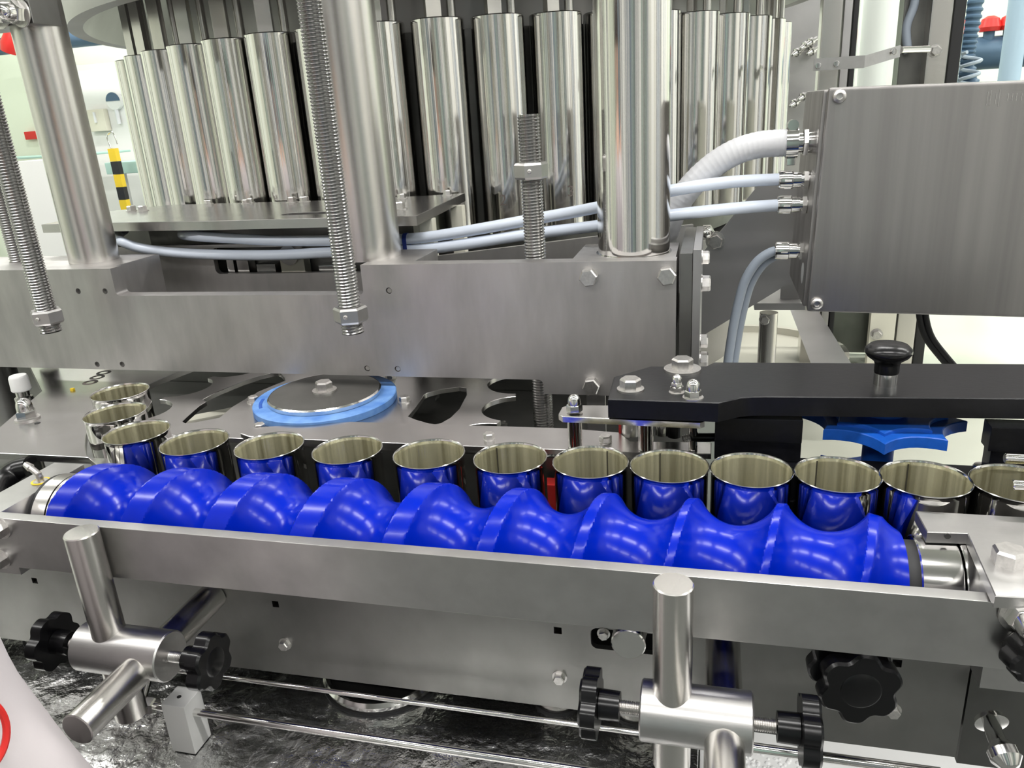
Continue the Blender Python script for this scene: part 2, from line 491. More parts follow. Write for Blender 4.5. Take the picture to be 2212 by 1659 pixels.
# ------------------------------------------------------------------ conveyor
t = thing('conveyor', 'long dull steel conveyor with square slots in its side plate', 'conveyor', (-0.1, 0.62, 0.96))
YS = 0.57
holes = []
for hx, hz in ((-0.709, 1.050), (-0.413, 1.053), (-0.126, 1.057), (0.155, 1.060)):
    s = 0.0036
    holes.append([(hx - s, hz - s), (hx + s, hz - s), (hx + s, hz + s), (hx - s, hz + s)])
holes.append(rrect(-0.096, -0.026, 1.042, 1.064, 0.006))
ol = [(-1.1, 0.963), (0.208, 0.972), (0.208, 1.082), (-1.1, 1.082)]
obj('side_plate', slab(B(), [ol] + holes, YS, YS + 0.006, xz), 'side', t)
obj('back_plate', box(B(), (-1.1, 0.672, 0.965), (0.6, 0.678, 1.082)), 'side', t)
obj('side_plate', box(B(), (0.214, YS + 0.012, 0.955), (0.6, YS + 0.018, 1.082)), 'dark', t)
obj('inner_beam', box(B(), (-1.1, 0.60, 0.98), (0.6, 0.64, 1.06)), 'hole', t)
NB = 74
for i in range(NB):
    x0 = -1.1 + i * 0.023
    obj('chain_slat', box(B(), (x0, 0.585, 1.083), (x0 + 0.0215, 0.668, 1.0875), 0.0006), 'dark', t)
for bx, by in ((617, 1390), (1209, 1462), (1928, 1533)):
    bolt(t, P(bx, by, y=YS), (0, -1, 0), 0.95, True, 0.1)
t = thing('support_shaft', 'round polished shaft end poking through the conveyor side plate', 'shaft', P(1357, 1393, y=0.545))
a = P(1357, 1393, y=0.535)
obj('shaft', cyl(B(), a, (a.x, YS + 0.03, a.z), 0.0145, ch=0.001), 'bright', t)
bolt(t, P(1304, 1368, y=YS), (0, -1, 0), 0.8, True)
# star knobs: outline with 6 lobes
def star_prof(R, n=6, k=0.17, m=120):
    f = lambda a: R * (1 - k * math.sin(n * a / 2) ** 4)
    return [(f(2 * PI * i / m) * math.cos(2 * PI * i / m), f(2 * PI * i / m) * math.sin(2 * PI * i / m)) for i in range(m)]
def star_knob(parent, pos, ax, R=0.026, spin=0.0, stud=0.02, name='star_knob'):
    """hub end at pos, knob head further along ax; a stud goes back along -ax"""
    bm = B()
    slab(bm, [star_prof(R)], 0.016, 0.029, bev=0.002)
    bmesh.ops.recalc_face_normals(bm, faces=bm.faces)
    lathe(bm, [(0.011, 0.0), (0.0115, 0.0155)], seg=28)
    lathe(bm, [(R * 0.5, 0.0288), (R * 0.42, 0.0302), (0, 0.0306)], seg=28, caps=False)
    me = proto(bm, 'star_knob', 'black', 40)
    k = inst(name, me, parent, pos, ax, 1.0, spin)
    bm = B()
    threaded(bm, (0, 0, -stud), (0, 0, 0.0), 0.0052, 0.0016, 0.0009, 14)
    me2 = proto(bm, 'stud', 'bolt')
    s = bpy.data.objects.new('stud', me2)
    COL.objects.link(s)
    s.parent = k
    WL[s] = WL[k]
    return k
for (kx, ky, yy, ax, lab) in ((1845, 1478, 0.545, (0.12, -1, 0.05), 'lower black star knob on the conveyor side under the long rail'),
                              (1830, 1425, 0.560, (0.0, -1, 0.0), 'upper black star knob half hidden under the long rail')):
    p = P(kx, ky, y=yy - 0.02)
    t = thing('clamping_knob', lab, 'knob', p, 'black star knobs on the conveyor side')
    star_knob(t, Vector((p.x, yy, p.z)), ax, 0.031, 0.4, 0.03)
for (kx, ky, lab) in ((2216, 1425, 'black ball knob at the right end of the rail'),):
    p = P(kx, ky + 10, y=0.47)
    t = thing('end_knob', lab, 'knob', p)
    star_knob(t, p + Vector((0, 0.03, 0)), (0.3, -1, 0), 0.018, 0.1, 0.02)

# ------------------------------------------------------------------ infeed screw frame
RY0, RY1, RZ0, RZ1 = 0.4885, 0.500, 1.127, 1.179
t = thing('screw_frame', 'long steel rail in front of the blue screw with bearing blocks at both ends', 'frame', (-0.2, 0.494, RZ0))
obj('front_rail', box(B(), (-0.80, RY0, RZ0), (0.232, RY1, RZ1), 0.0008), 'rail', t)
a, b, c_, d = P(0, 1069, z=1.1792), P(112, 1002, z=1.1792), P(179, 1004, z=1.1792), P(25.8, 1104, z=1.1792)
bl = obj('bearing_block', box(B(), (-0.674, RY1, 1.11), (-0.636, 0.603, RZ1), 0.0008), 'rail', t)
cx, cy, cz = P(88, 1040, z=RZ1)
g = lathe(B(), [(0.0, 0), (0.0068, 0), (0.0068, 0.0008), (0.0035, 0.0008), (0.0035, 0.006), (0.0028, 0.007), (0.0028, 0.009), (0, 0.0095)], (cx, cy, cz), seg=20)
nip = obj('grease_nipple', g, 'bolt', bl)
g = B()
cyl(g, (cx, cy, cz + 0.008), (cx - 0.012, cy + 0.002, cz + 0.015), 0.0032, seg=14)
cyl(g, (cx - 0.010, cy + 0.0018, cz + 0.0138), (cx - 0.016, cy + 0.0025, cz + 0.0172), 0.0042, 0.003, seg=14)
obj('grease_nipple', g, 'bolt', bl)
obj('yellow_washer', lathe(B(), [(0.0068, 0), (0.0088, 0), (0.0088, 0.0007), (0.0068, 0.0007)], (cx, cy, cz), closed=True), 'yellow', bl)
# right bearing block: L-shaped plate on top
q = [P(1995, 1148, z=RZ1 + 0.001), P(1990, 1125, z=RZ1 + 0.001), P(2300, 1135, z=RZ1 + 0.001)]
ZE = 1.190
ex, ev, eu, ew = P(2150, 1287, z=ZE), P(2090, 1152, z=ZE), P(2003, 1149, z=ZE), P(1990, 1127, z=ZE)
rb = obj('bearing_block', slab(B(), [[(ex.x, ex.y), (0.40, RY0 + 0.001), (0.40, 0.590), (ew.x, 0.589), (eu.x, eu.y), (ev.x, ev.y)]], 1.181, ZE, bev=0.0006), 'rail', t)
obj('end_wall', box(B(), (ev.x + 0.003, RY1 + 0.001, 1.10), (0.40, 0.588, 1.1805)), 'rail', t)
bb = P(2178, 1215, z=ZE)
bolt(rb, bb, (0, 0, 1), 1.9, False, 0.5)
bb = P(2046, 1158, y=0.604)
obj('dowel_pin', cyl(B(), P(2047, 1159, y=eu.y - 0.0005), P(2047, 1159, y=eu.y - 0.0005) + Vector((0, 0.006, 0)), 0.0022, seg=16), 'dark', rb)
for k, (bx, by, s) in enumerate(((2205, 1325, 2.0), (2208, 1385, 1.3))):
    p = P(bx, by, y=RY0)
    acorn(t, p, (0.1, -1, 0.05), s, 0.2)
for k, (bx, by) in enumerate(((3, 1140), (3, 1205))):
    bolt(t, P(bx, by, y=RY0), (0, -1, 0), 1.5, True, 0.2)

# the blue infeed screw -------------------------------------------------
YA, ZA, RC = 0.56, 1.145, 0.053
CANX = [-0.770, -0.685, -0.599, -0.514, -0.427, -0.341, -0.256, -0.176, -0.101, -0.031, 0.038, 0.107, 0.174, 0.241]
def phi(x):
    if x <= CANX[0]: return (x - CANX[0]) / 0.085
    for i in range(len(CANX) - 1):
        if x <= CANX[i + 1]:
            # smooth interpolation of the turn number
            h = CANX[i + 1] - CANX[i]
            return i + (x - CANX[i]) / h
    return len(CANX) - 1 + (x - CANX[-1]) / 0.067
def phis(x):   # smoothed
    return (phi(x - 0.03) + phi(x - 0.015) + phi(x) + phi(x + 0.015) + phi(x + 0.03)) / 5
CR = 0.0345
D0 = 0.0675
XS0, XS1 = -0.601, 0.146
def rad(x, th):
    f = phis(x) + th / (2 * PI)
    n = round(f)
    dpdx = (phis(x + 0.002) - phis(x - 0.002)) / 0.004
    u = (f - n) / dpdx
    rmax = RC
    if x > 0.112: rmax = RC - (x - 0.112) * 0.26
    if x < XS0 + 0.010: rmax = RC - 0.0
    r = rmax
    if abs(u) < CR * 0.985:
        r = min(r, D0 - math.sqrt(CR * CR - u * u))
    return r
t = thing('infeed_screw', 'bright blue plastic infeed screw with spiral pockets spacing the cans', 'screw', (-0.23, YA, ZA - RC))
bm = B()
NX, NT = 700, 128
prev = None
grid = []
for i in range(NX + 1):
    x = XS0 + (XS1 - XS0) * i / NX
    row = []
    for j in range(NT):
        th = 2 * PI * j / NT
        r = rad(x, th)
        row.append(bm.verts.new((x, YA + r * math.cos(th), ZA + r * math.sin(th))))
    grid.append(row)
for a, b in zip(grid, grid[1:]): skin(bm, a, b)
bm.faces.new(grid[0][::-1]); bm.faces.new(grid[-1])
obj('screw_body', bm, 'screw', t, 28)
ax = (1, 0, 0)
obj('journal', lathe(B(), [(0.0, 0), (0.040, 0), (0.041, 0.001), (0.041, 0.0125), (0.0405, 0.013), (0, 0.013)], (XS0 - 0.0135, YA, ZA), ax, 48), 'column', t)
obj('journal', lathe(B(), [(0.0, 0), (0.040, 0), (0.0405, 0.001), (0.0405, 0.016), (0, 0.0165)], (XS0 - 0.031, YA, ZA), ax, 48), 'column', t)
obj('seal_ring', lathe(B(), [(0.02, 0), (0.0395, 0), (0.0395, 0.004), (0.02, 0.004)], (XS0 - 0.0350, YA, ZA), ax, 48), 'rubber', t)
obj('seal_ring', cyl(B(), (XS1, YA, ZA), (XS1 + 0.009, YA, ZA), 0.031, seg=48), 'rubber', t)
obj('journal', lathe(B(), [(0, 0), (0.034, 0), (0.035, 0.001), (0.035, 0.027), (0.0345, 0.028), (0, 0.028)], (XS1 + 0.008, YA, ZA), ax, 48), 'bright', t)
obj('journal', lathe(B(), [(0, 0), (0.035, 0.0), (0.0355, 0.001), (0.0355, 0.013), (0.034, 0.0145), (0, 0.0145)], (XS1 + 0.0375, YA, ZA), ax, 48), 'bright', t)

# ------------------------------------------------------------------ cans
ZR, ZB_ = 1.200, 1.089
def can_parts(t, x, y, seam):
    base = (x, y, ZB_)
    hgt = ZR - ZB_
    Rb = 0.0333
    bm = lathe(B(), [(Rb - 0.002, 0.0), (Rb + 0.0008, 0.0005), (Rb + 0.0008, 0.003), (Rb, 0.0045), (Rb, 0.0052), (Rb, hgt - 0.0048), (Rb, hgt - 0.0042), (0.0338, hgt - 0.0016), (0.0345, hgt - 0.0006)], base, seg=64, caps=False)
    o = obj('can_wall', bm, 'tin_out', t)
    bm = lathe(B(), [(0, 0.0022), (Rb - 0.006, 0.0022), (Rb - 0.0008, 0.004), (Rb - 0.0007, 0.0048), (Rb - 0.0007, hgt - 0.0046), (Rb - 0.0006, hgt - 0.0040), (0.0333, hgt - 0.0012)], base, seg=64, caps=False)
    obj('lining', bm, 'tin_in', t)
    bm = lathe(B(), [(0.0345, hgt - 0.0006), (0.0346, hgt), (0.0342, hgt + 0.0005), (0.0335, hgt + 0.0001), (0.0330, hgt - 0.0012), (0.0338, hgt - 0.0016)], base, seg=64, closed=True)
    obj('rim', bm, 'bright', t)
    if seam is not None:
        a = math.radians(seam)
        r = Rb - 0.0009
        d = Vector((math.cos(a), math.sin(a), 0)); tt = Vector((-d.y, d.x, 0))
        bm = B()
        c0 = Vector(base) + d * r
        vs = [bm.verts.new(c0 + tt * sx * 0.00055 + d * sy * 0.0002 + Vector((0, 0, sz))) for sx in (-1, 1) for sy in (-1, 1) for sz in (0.006, hgt - 0.003)]
        bmesh.ops.convex_hull(bm, input=vs)
        obj('weld_seam', bm, 'seam', t)
CANS = [(-0.718, 0.762, None), (-0.669, 0.695, None), (-0.599, 0.645, None)]
for x in CANX[3:]: CANS.append((x, 0.6275, None))
SEAM = {7: 128, 8: 70, 9: 108, 11: 112, 12: 100}
desc = ['rearmost open tin can in the star wheel pocket, furthest back on the left', 'second open tin can from the left back, standing in the curved guide plate', 'third open tin can, leaving the screw at its left end beside the guide plate']
for i in range(3, 14):
    desc.append('open tin can behind the blue screw, %s of the straight row from the left' % ORD[i - 3] if i < 13 else 'open tin can cut off by the right edge of the picture')
for i, (x, y, _) in enumerate(CANS):
    t = thing('tin_can', desc[i], 'can', (x, y, ZB_), 'open tin cans in the line')
    can_parts(t, x, y, SEAM.get(i))

# ------------------------------------------------------------------ cross clamps in front
def clamp(label, xr, xb, x0, x1, ztop, zbot, zax, yfront, yback):
    yc = RY0 - 0.0146
    t = thing('cross_clamp', label, 'clamp', ((x0 + x1) / 2, yc, zbot), 'cross clamps holding the long rail')
    obj('clamp_block', cyl(B(), (x0, yc, zax), (x1, yc, zax), 0.0225, seg=56, ch=0.0012), 'rail', t)
    obj('vertical_rod', cyl(B(), (xr, yc, zbot), (xr, yc, ztop), 0.0143, seg=48, ch=0.0009), 'column', t)
    obj('horizontal_rod', cyl(B(), (xb, yfront, zax - 0.004), (xb, yback, zax - 0.004), 0.0143, seg=48, ch=0.0009), 'column', t)
    star_knob(t, (x0 - 0.016, yc, zax), (-1, 0, 0), 0.0265, 0.2, 0.017)
    star_knob(t, (x1 + 0.017, yc, zax), (1, 0, 0), 0.0265, 0.35, 0.018)
    return t
clamp('right steel cross clamp with two black star knobs', -0.020, 0.018, -0.043, 0.038, 1.182, 1.020, 1.068, 0.36, YS)
clamp('left steel cross clamp with two black star knobs beside the white sleeve', -0.522, -0.483, -0.552, -0.461, 1.182, 0.985, 1.060, 0.385, YS)

# ------------------------------------------------------------------ spray pipes over the table
def pipe(label, pts, r, m='bright', name='spray_pipe'):
    o = obj(name, sweep(B(), [Vector(p) for p in pts], r, 16), m)
    return o
y1 = P(600, 1565, z=0.972).y
xa, xb = P(345, 1518, z=0.972).x, 0.16
t = thing('spray_pipe', 'front thin steel spray pipe running through a white block', 'pipe', (xa, y1, 0.968), 'steel spray pipes over the table')
obj('pipe', cyl(B(), (xa - 0.01, y1, 0.972), (xb, y1, 0.972), 0.0038, seg=20), 'bright', t)
o = B(); hexhead(o, 0.015, 0.010); me = proto(o, 'hex_union', 'bright')
for dx in (-0.010, -0.024): inst('hex_union', me, t, (xa + dx, y1, 0.972), (1, 0, 0), 1.0, 0.3)
obj('elbow', cyl(B(), (xa - 0.02, y1, 0.972), (xa - 0.03, y1 + 0.03, 0.985), 0.006, seg=18), 'bright', t)
p = P(400, 1550, y=y1)
t = thing('pipe_holder', 'white plastic block holding the front spray pipe on the table', 'block', (p.x, y1, ZT))
obj('block', box(B(), (p.x - 0.013, y1 - 0.012, ZT + 0.001), (p.x + 0.013, y1 + 0.014, 0.988), 0.001), 'white', t)
obj('screw_hole', cyl(B(), (p.x - 0.001, y1, 0.9878), (p.x - 0.001, y1, 0.9885), 0.0021, seg=14), 'hole', t)
y2 = 0.545
z2 = P(600, 1478, y=y2).z
tag(obj('spray_pipe', cyl(B(), (-0.62, y2, z2), (0.16, y2, z2), 0.0024, seg=16), 'bright'), 'rear thin steel pipe just below the conveyor plate', 'pipe', 'steel spray pipes over the table')
a, b = P(1560, 1606, y=0.53), P(2060, 1655, y=0.53)
tag(obj('spray_pipe', cyl(B(), (0.0, 0.53, a.z), (0.185, 0.53, a.z), 0.0042, seg=16), 'bright'), 'thick steel pipe above the white tray on the right', 'pipe', 'steel spray pipes over the table')
p0 = P(2140, 1570, y=0.5)
t = thing('drain_hook', 'bright bent steel hook with ball end at the lower right', 'hook', p0)
obj('rod', sweep(B(), catmull([P(2140, 1555, y=0.54), P(2150, 1590, y=0.51), P(2168, 1625, y=0.49)]), 0.006, 14), 'bright', t)
obj('ball_end', lathe(B(), [(0, -0.011), (0.006, -0.009), (0.0105, -0.003), (0.0105, 0.003), (0.006, 0.009), (0, 0.011)], P(2170, 1630, y=0.487), (0.2, -1, -0.4), 24), 'bright', t)
obj('collar', lathe(B(), [(0, 0), (0.011, 0), (0.012, 0.004), (0, 0.005)], P(2138, 1552, y=0.545), (0.1, -1, -0.3), 24), 'bright', t)

# ------------------------------------------------------------------ guide plate on the left
ZP = 1.17
def zpoly(pts, z): return [tuple(P(*q, z=z)[:2]) for q in pts]
gp = zpoly([(-70, 974), (0, 978.5), (264.5, 991.6)], ZP)
HUB = (-0.467, 0.823)
# concave edge follows the cans round the star wheel
for v in catmull([Vector((-0.625, 0.613, 0)), Vector((-0.667, 0.640, 0)), Vector((-0.702, 0.676, 0)), Vector((-0.733, 0.715, 0)), Vector((-0.755, 0.755, 0)), Vector((-0.768, 0.82, 0)), Vector((-0.765, 0.90, 0)), Vector((-0.745, 0.985, 0))], 4):
    gp.append((v.x, v.y))
gp += [(-1.10, 0.985)]
gp += zpoly([(90, 845), (0, 922), (-70, 970)], ZP)[:2]
t = thing('guide_plate', 'dark polished steel guide plate with a curved edge around the leftmost cans', 'plate', (gp[1][0], gp[1][1], ZP - 0.008))
obj('plate', slab(B(), [gp], ZP - 0.008, ZP, bev=0.0006), 'plate', t)
acorn(t, P(60, 905, z=ZP), (0, 0, 1), 2.1)
for q in ((195, 826), (210, 815), (224, 805)):
    a = P(*q, z=ZP)
    obj('stamped_ring', lathe(B(), [(0.006, 0), (0.0105, 0), (0.0105, 0.0003), (0.006, 0.0003)], a, closed=True, seg=28), 'stamp', t)
obj('small_hole', cyl(B(), P(81, 914, z=ZP), P(81, 914, z=ZP) + Vector((0, 0, 0.0003)), 0.0035, seg=14), 'hole', t)
obj('clip', box(B(), P(155, 843, z=ZP) - Vector((0.001, 0.002, 0)), P(155, 843, z=ZP) + Vector((0.004, 0.002, 0.003))), 'yellow', t)
# legs under the guide plate
p = P(25, 1015, y=0.66)
obj('leg', cyl(B(), (-0.80, 0.69, 0.9305), (-0.80, 0.69, ZP - 0.008), 0.009, seg=18), 'column', t)
p = P(20, 1010, y=0.60)
t = thing('black_hose_end', 'glossy black hose end next to the left bearing block', 'hose', (p.x, 0.56, 1.12))
obj('hose', sweep(B(), catmull([P(70, 1010, y=0.625), P(35, 1020, y=0.62), P(5, 1050, y=0.60), P(-20, 1100, y=0.56)]), 0.014, 18), 'black', t)

# ------------------------------------------------------------------ star wheel
NP = 17
out = []
for k in range(NP):
    ac = math.radians(0.8 + k * 360 / NP)
    cx, cy = HUB[0] + 0.2455 * math.cos(ac), HUB[1] + 0.2455 * math.sin(ac)
    # pocket arc then a blunt tooth tip
    for s in range(13):
        b = ac + PI + math.radians(78) - math.radians(156) * s / 12
        out.append((cx + 0.040 * math.cos(b), cy + 0.040 * math.sin(b)))
# order pocket arcs counter-clockwise around the hub
out2 = []
for k in range(NP):
    seg_ = out[k * 13:(k + 1) * 13]
    a0 = math.atan2(seg_[0][1] - HUB[1], seg_[0][0] - HUB[0]); a1 = math.atan2(seg_[-1][1] - HUB[1], seg_[-1][0] - HUB[0])
    d = (a1 - a0 + PI) % (2 * PI) - PI
    out2 += seg_ if d > 0 else seg_[::-1]
out2 = [(x, max(y, 0.705)) for x, y in out2]
hl = zpoly([(394, 910), (404, 900), (430, 877), (474, 849), (503, 838), (520, 836), (540, 841), (555, 848), (531, 861), (501, 879), (474, 902), (424, 911.5), (401, 914)], ZP)
hr = zpoly([(881, 899), (895, 883), (911, 861), (916, 852), (925, 848), (952, 841), (992, 835.6), (1007, 838), (1008, 853), (992, 883), (973, 902), (952, 914), (940, 916), (925, 914), (897.5, 906)], ZP)
def rotp(L, a): return [(HUB[0] + (x - HUB[0]) * math.cos(a) - (y - HUB[1]) * math.sin(a), HUB[1] + (x - HUB[0]) * math.sin(a) + (y - HUB[1]) * math.cos(a)) for x, y in L]
t = thing('star_wheel', 'steel star wheel plate with pockets and a blue ring at its hub', 'star wheel', (HUB[0], HUB[1], ZP - 0.03))
obj('star_plate', slab(B(), [out2, hl, hr, rotp(hr, PI / 2), rotp(hr, PI * 0.88)], ZP - 0.006, ZP, bev=0.0005), 'plate', t)
obj('lower_plate', slab(B(), [[(HUB[0] + (x - HUB[0]) * 0.98, HUB[1] + (y - HUB[1]) * 0.98) for x, y in out2]], ZP - 0.075, ZP - 0.070), 'dark', t)
obj('drive_shaft', cyl(B(), (*HUB, 1.0305), (*HUB, ZP - 0.006), 0.03), 'column', t)
z0 = ZP
obj('blue_ring', lathe(B(), [(0.03, 0.0), (0.0885, 0.0), (0.089, 0.001), (0.089, 0.0085), (0.088, 0.0095), (0.03, 0.0095)], (*HUB, z0), closed=True, seg=80), 'blue_ring', t)
obj('clamp_disc', lathe(B(), [(0.012, 0.0095), (0.0685, 0.0095), (0.0695, 0.0105), (0.0695, 0.0145), (0.068, 0.016), (0.012, 0.016)], (*HUB, z0), closed=True, seg=72), 'dark', t)
obj('chamfer_ring', lathe(B(), [(0.0682, 0.0098), (0.0702, 0.0100), (0.0703, 0.0145), (0.0685, 0.0163)], (*HUB, z0), closed=True, seg=72), 'bright', t)
bolt(t, (HUB[0], HUB[1], z0 + 0.016), (0, 0, 1), 1.9, True, 0.2, 1.1)
for q in ((548, 868), (562, 928), (874, 868), (843, 818)):
    bolt(t, P(*q, z=ZP), (0, 0, 1), 1.15, True, 0.3)
# engraved letters on the ring side: small darker dashes
for k in range(5):
    a = math.radians(196 + k * 5)
    pp = Vector((HUB[0] + 0.079 * math.cos(a), HUB[1] + 0.079 * math.sin(a), z0 + 0.0095))
    bm = box(B(), (-0.002, -0.0035, 0), (0.002, 0.0035, 0.0003), 0, Matrix.Translation(pp) @ Matrix.Rotation(a, 4, 'Z'))
    obj('raised_letter', bm, 'blue', t)

p = P(12, 840, y=1.03)
t = thing('support_cylinder', 'dark round support standing under the left end of the beam', 'support', (p.x, 1.03, ZT))
obj('shaft', cyl(B(), (p.x, 1.03, ZT + 0.002), (p.x, 1.03, 1.238), 0.026, seg=36), 'dark', t)
# fixed plates and blocks seen through and behind the star wheel
t = thing('lower_deck', 'dark steel deck below the star wheel', 'deck', (-0.5, 1.1, 1.02))
obj('panel', box(B(), (-1.15, 0.715, 1.02), (-0.02, 1.26, 1.03)), 'dark', t)
obj('dark_backing', box(B(), (-1.9, 1.262, 0.935), (-0.03, 1.275, 1.235)), 'dark', t)  # dark sheet added so the gap under the beam stays dark
t = thing('light_pad', 'cream plastic pad below the left slot of the star wheel', 'pad', P(460, 895, z=1.12))
p = P(455, 893, z=1.125)
obj('pad', box(B(), (-0.035, -0.012, 0), (0.035, 0.012, 0.02), 0.004, Matrix.Translation((p.x, p.y, 1.105)) @ Matrix.Rotation(0.7, 4, 'Z')), 'cream', t)

# transfer bar behind the cans
t = thing('transfer_bar', 'flat brushed steel bar right behind the row of cans', 'bar', (-0.25, 0.73, ZP))
tbz = ZP + 0.006
o1 = zpoly([(505, 947), (520, 953), (545, 957), (649, 959.5), (825, 965), (1050, 967.5), (1173, 971), (1333, 976), (1530, 985), (1530, 968), (1400, 960), (1400, 955), (1340, 952), (1228, 925), (1050, 922), (775, 921), (600, 938), (540, 940), (515, 941)], tbz)
o1 = [P(505, 948, z=tbz)[:2], P(520, 954, z=tbz)[:2]]
fy0, fy1 = 0.697, 0.752
o1 = [(-0.515, 0.706), (-0.50, 0.699), (-0.48, fy0), (-0.08, 0.703), (0.005, 0.708), (0.005, 0.736), (-0.075, 0.730), (-0.09, 0.752), (-0.145, 0.758), (-0.40, fy1), (-0.47, 0.735), (-0.512, 0.722)]
obj('bar', slab(B(), [o1], ZP + 0.0004, tbz, bev=0.0006), 'plate', t)
bolt(t, P(1057, 948, z=tbz), (0, 0, 1), 1.05, True, 0.3, 0.8)
bolt(t, P(1308, 955, z=tbz), (0, 0, 1), 1.15, True, 0.3, 0.8)
obj('dark_fill', box(B(), (-0.47, 0.7075, 1.100), (0.0, 0.7105, ZP - 0.0065)), 'dark', t)  # dark sheet filling the gap under the bar, shade put in as colour
obj('lug', box(B(), (-0.40, 0.686, 1.12), (-0.37, 0.698, 1.15), 0.001), 'dark', t)
obj('lug', box(B(), (-0.215, 0.686, 1.11), (-0.19, 0.698, 1.14), 0.001), 'dark', t)
a = P(1180, 1045, y=0.69)
tag(obj('red_block', box(B(), (a.x - 0.012, 0.68, 1.09), (a.x + 0.016, 0.697, a.z + 0.004), 0.0015), 'dark_red'), 'small red block glimpsed between two cans', 'block')

# ------------------------------------------------------------------ roller bracket under the black arm
ZQ = 1.2275
pf = [(-0.128, 0.655), (-0.122, 0.650), (0.0, 0.662), (0.004, 0.668), (0.002, 0.70), (-0.12, 0.692), (-0.128, 0.688)]
a0, a1 = P(1204, 899, z=ZQ), P(1522, 913, z=ZQ)
pf = [(a0.x, a0.y + 0.006), (a0.x + 0.005, a0.y), (a1.x - 0.004, a1.y), (a1.x, a1.y + 0.004), (a1.x, a1.y + 0.042), (a0.x + 0.006, a0.y + 0.030), (a0.x, a0.y + 0.024)]
t = thing('roller_bracket', 'steel strip on round standoffs below the left end of the black arm', 'bracket', (a0.x, a0.y, ZP))
obj('strip', slab(B(), [pf], ZQ - 0.006, ZQ, bev=0.0006), 'bright', t)
acorn(t, P(1241, 890, z=ZQ), (0, 0, 1), 1.35, washer=False)
for q in ((1243, 965, 0.0075), (1395, 970, 0.0075), (1497, 972, 0.0045)):
    a = P(q[0], q[1], z=tbz)
    obj('standoff', cyl(B(), (a.x, a.y, tbz + 0.0005), (a.x, a.y, ZQ - 0.006), q[2], seg=24), 'polish', t)
for q, r, m in (((1360, 955), 0.010, 'column'), ((1340, 952), 0.003, 'dark_red'), ((1430, 955), 0.008, 'bright'), ((1455, 960), 0.007, 'black')):
    a = P(*q, z=ZP)
    o = obj('roller', cyl(B(), (a.x, a.y + 0.012, ZP + 0.004), (a.x, a.y + 0.012, ZQ - 0.008), r, seg=24), m, t)
obj('spring_stud', threaded(B(), P(1475, 948, y=0.71), P(1492, 944, y=0.71), 0.004, 0.002, 0.001, 14), 'bolt', t)
obj('stud_rod', cyl(B(), P(1492, 945, y=0.715), P(1550, 945, y=0.715), 0.0045, seg=16), 'black', t)

# ------------------------------------------------------------------ black arm with knob
ZK = 1.248
ao = zpoly([(1313, 862), (1552, 870), (1575, 865), (1600, 859), (1625, 857), (1650, 856.5)], ZK)
sl = (P(2212, 861, z=ZK) - P(1650, 856.5, z=ZK)).normalized()
e = P(2212, 861, z=ZK) + sl * 0.12
ao += [(e.x, e.y)]
e2 = P(2212, 787.7, z=ZK) + sl * 0.12
ao += [(e2.x, e2.y)]
ao += zpoly([(1620, 783), (1542, 782.5), (1525, 791), (1406, 791.5), (1326, 814)], ZK)
t = thing('outfeed_bracket', 'thick black plastic arm with bolts and a mushroom knob above the cans', 'arm', (ao[0][0], ao[0][1], ZK - 0.022))
obj('arm_plate', slab(B(), [ao], ZK - 0.0185, ZK, bev=0.0008), 'pom', t)
bolt(t, P(1362, 842, z=ZK), (0, 0, 1), 1.75, True, 0.1)
bolt(t, P(1474, 800, z=ZK), (0, 0, 1), 1.85, True, 0.1, 1.35)
p = P(1462, 848, z=ZK)
inst('washer', PR_WASH, t, p, (0, 0, 1), 1.0)
inst('nut', PR_HEAD, t, p + Vector((0, 0, 0.001)), (0, 0, 1), 1.05, 0.2)
inst('acorn_nut', PR_ACORN, t, p + Vector((0, 0, 0.0055)), (0, 0, 1), 1.0, 0.5)
acorn(t, P(1497, 860, z=ZK), (0, 0, 1), 1.35)
kc = P(1912, 829, z=ZK)
KX, KY = kc.x, kc.y
k = obj('mushroom_knob', lathe(B(), [(0.0095, 0.0105), (0.0105, 0.012), (0.0105, 0.019), (0.0115, 0.022), (0.0175, 0.0265), (0.0198, 0.030), (0.0195, 0.0335), (0.016, 0.037), (0.009, 0.0388), (0, 0.039)], (KX, KY, ZK), seg=48), 'black', t, 60)
obj('collar', cyl(B(), (KX, KY, ZK), (KX, KY, ZK + 0.011), 0.0102, seg=36), 'bright', k)
# far side structure that carries the arm
obj('arm_bracket', box(B(), (0.02, 0.79, 1.10), (0.05, 0.80, ZK - 0.024)), 'pom', t)

# blue star
SC = Vector((0.160, 0.737))
def star8(R, dip, n=8, ph=-98, m=8):
    L = []
    for k in range(n):
        a0 = math.radians(ph + k * 360 / n); a1 = math.radians(ph + (k + 1) * 360 / n)
        p0 = Vector((R * math.cos(a0), R * math.sin(a0))); p1 = Vector((R * math.cos(a1), R * math.sin(a1)))
        mid = (a0 + a1) / 2
        for s in range(m):
            u = s / m
            p = p0.lerp(p1, u) - Vector((math.cos(mid), math.sin(mid))) * dip * 4 * u * (1 - u)
            L.append((SC.x + p.x, SC.y + p.y))
    return L
t = thing('blue_star', 'blue eight pointed plastic star wheel below the black arm', 'star wheel', (SC.x, SC.y, 1.13))
obj('upper_star', slab(B(), [star8(0.071, 0.011)], 1.2015, 1.212, bev=0.0008), 'blue', t)
obj('inner_star', slab(B(), [star8(0.055, 0.0075)], 1.2119, 1.2155, bev=0.001), 'blue', t)
obj('lower_star', slab(B(), [star8(0.071, 0.011)], 1.13, 1.142, bev=0.0008), 'blue', t)
obj('hub', cyl(B(), (SC.x, SC.y, 1.142), (SC.x, SC.y, 1.2015), 0.014), 'blue', t)
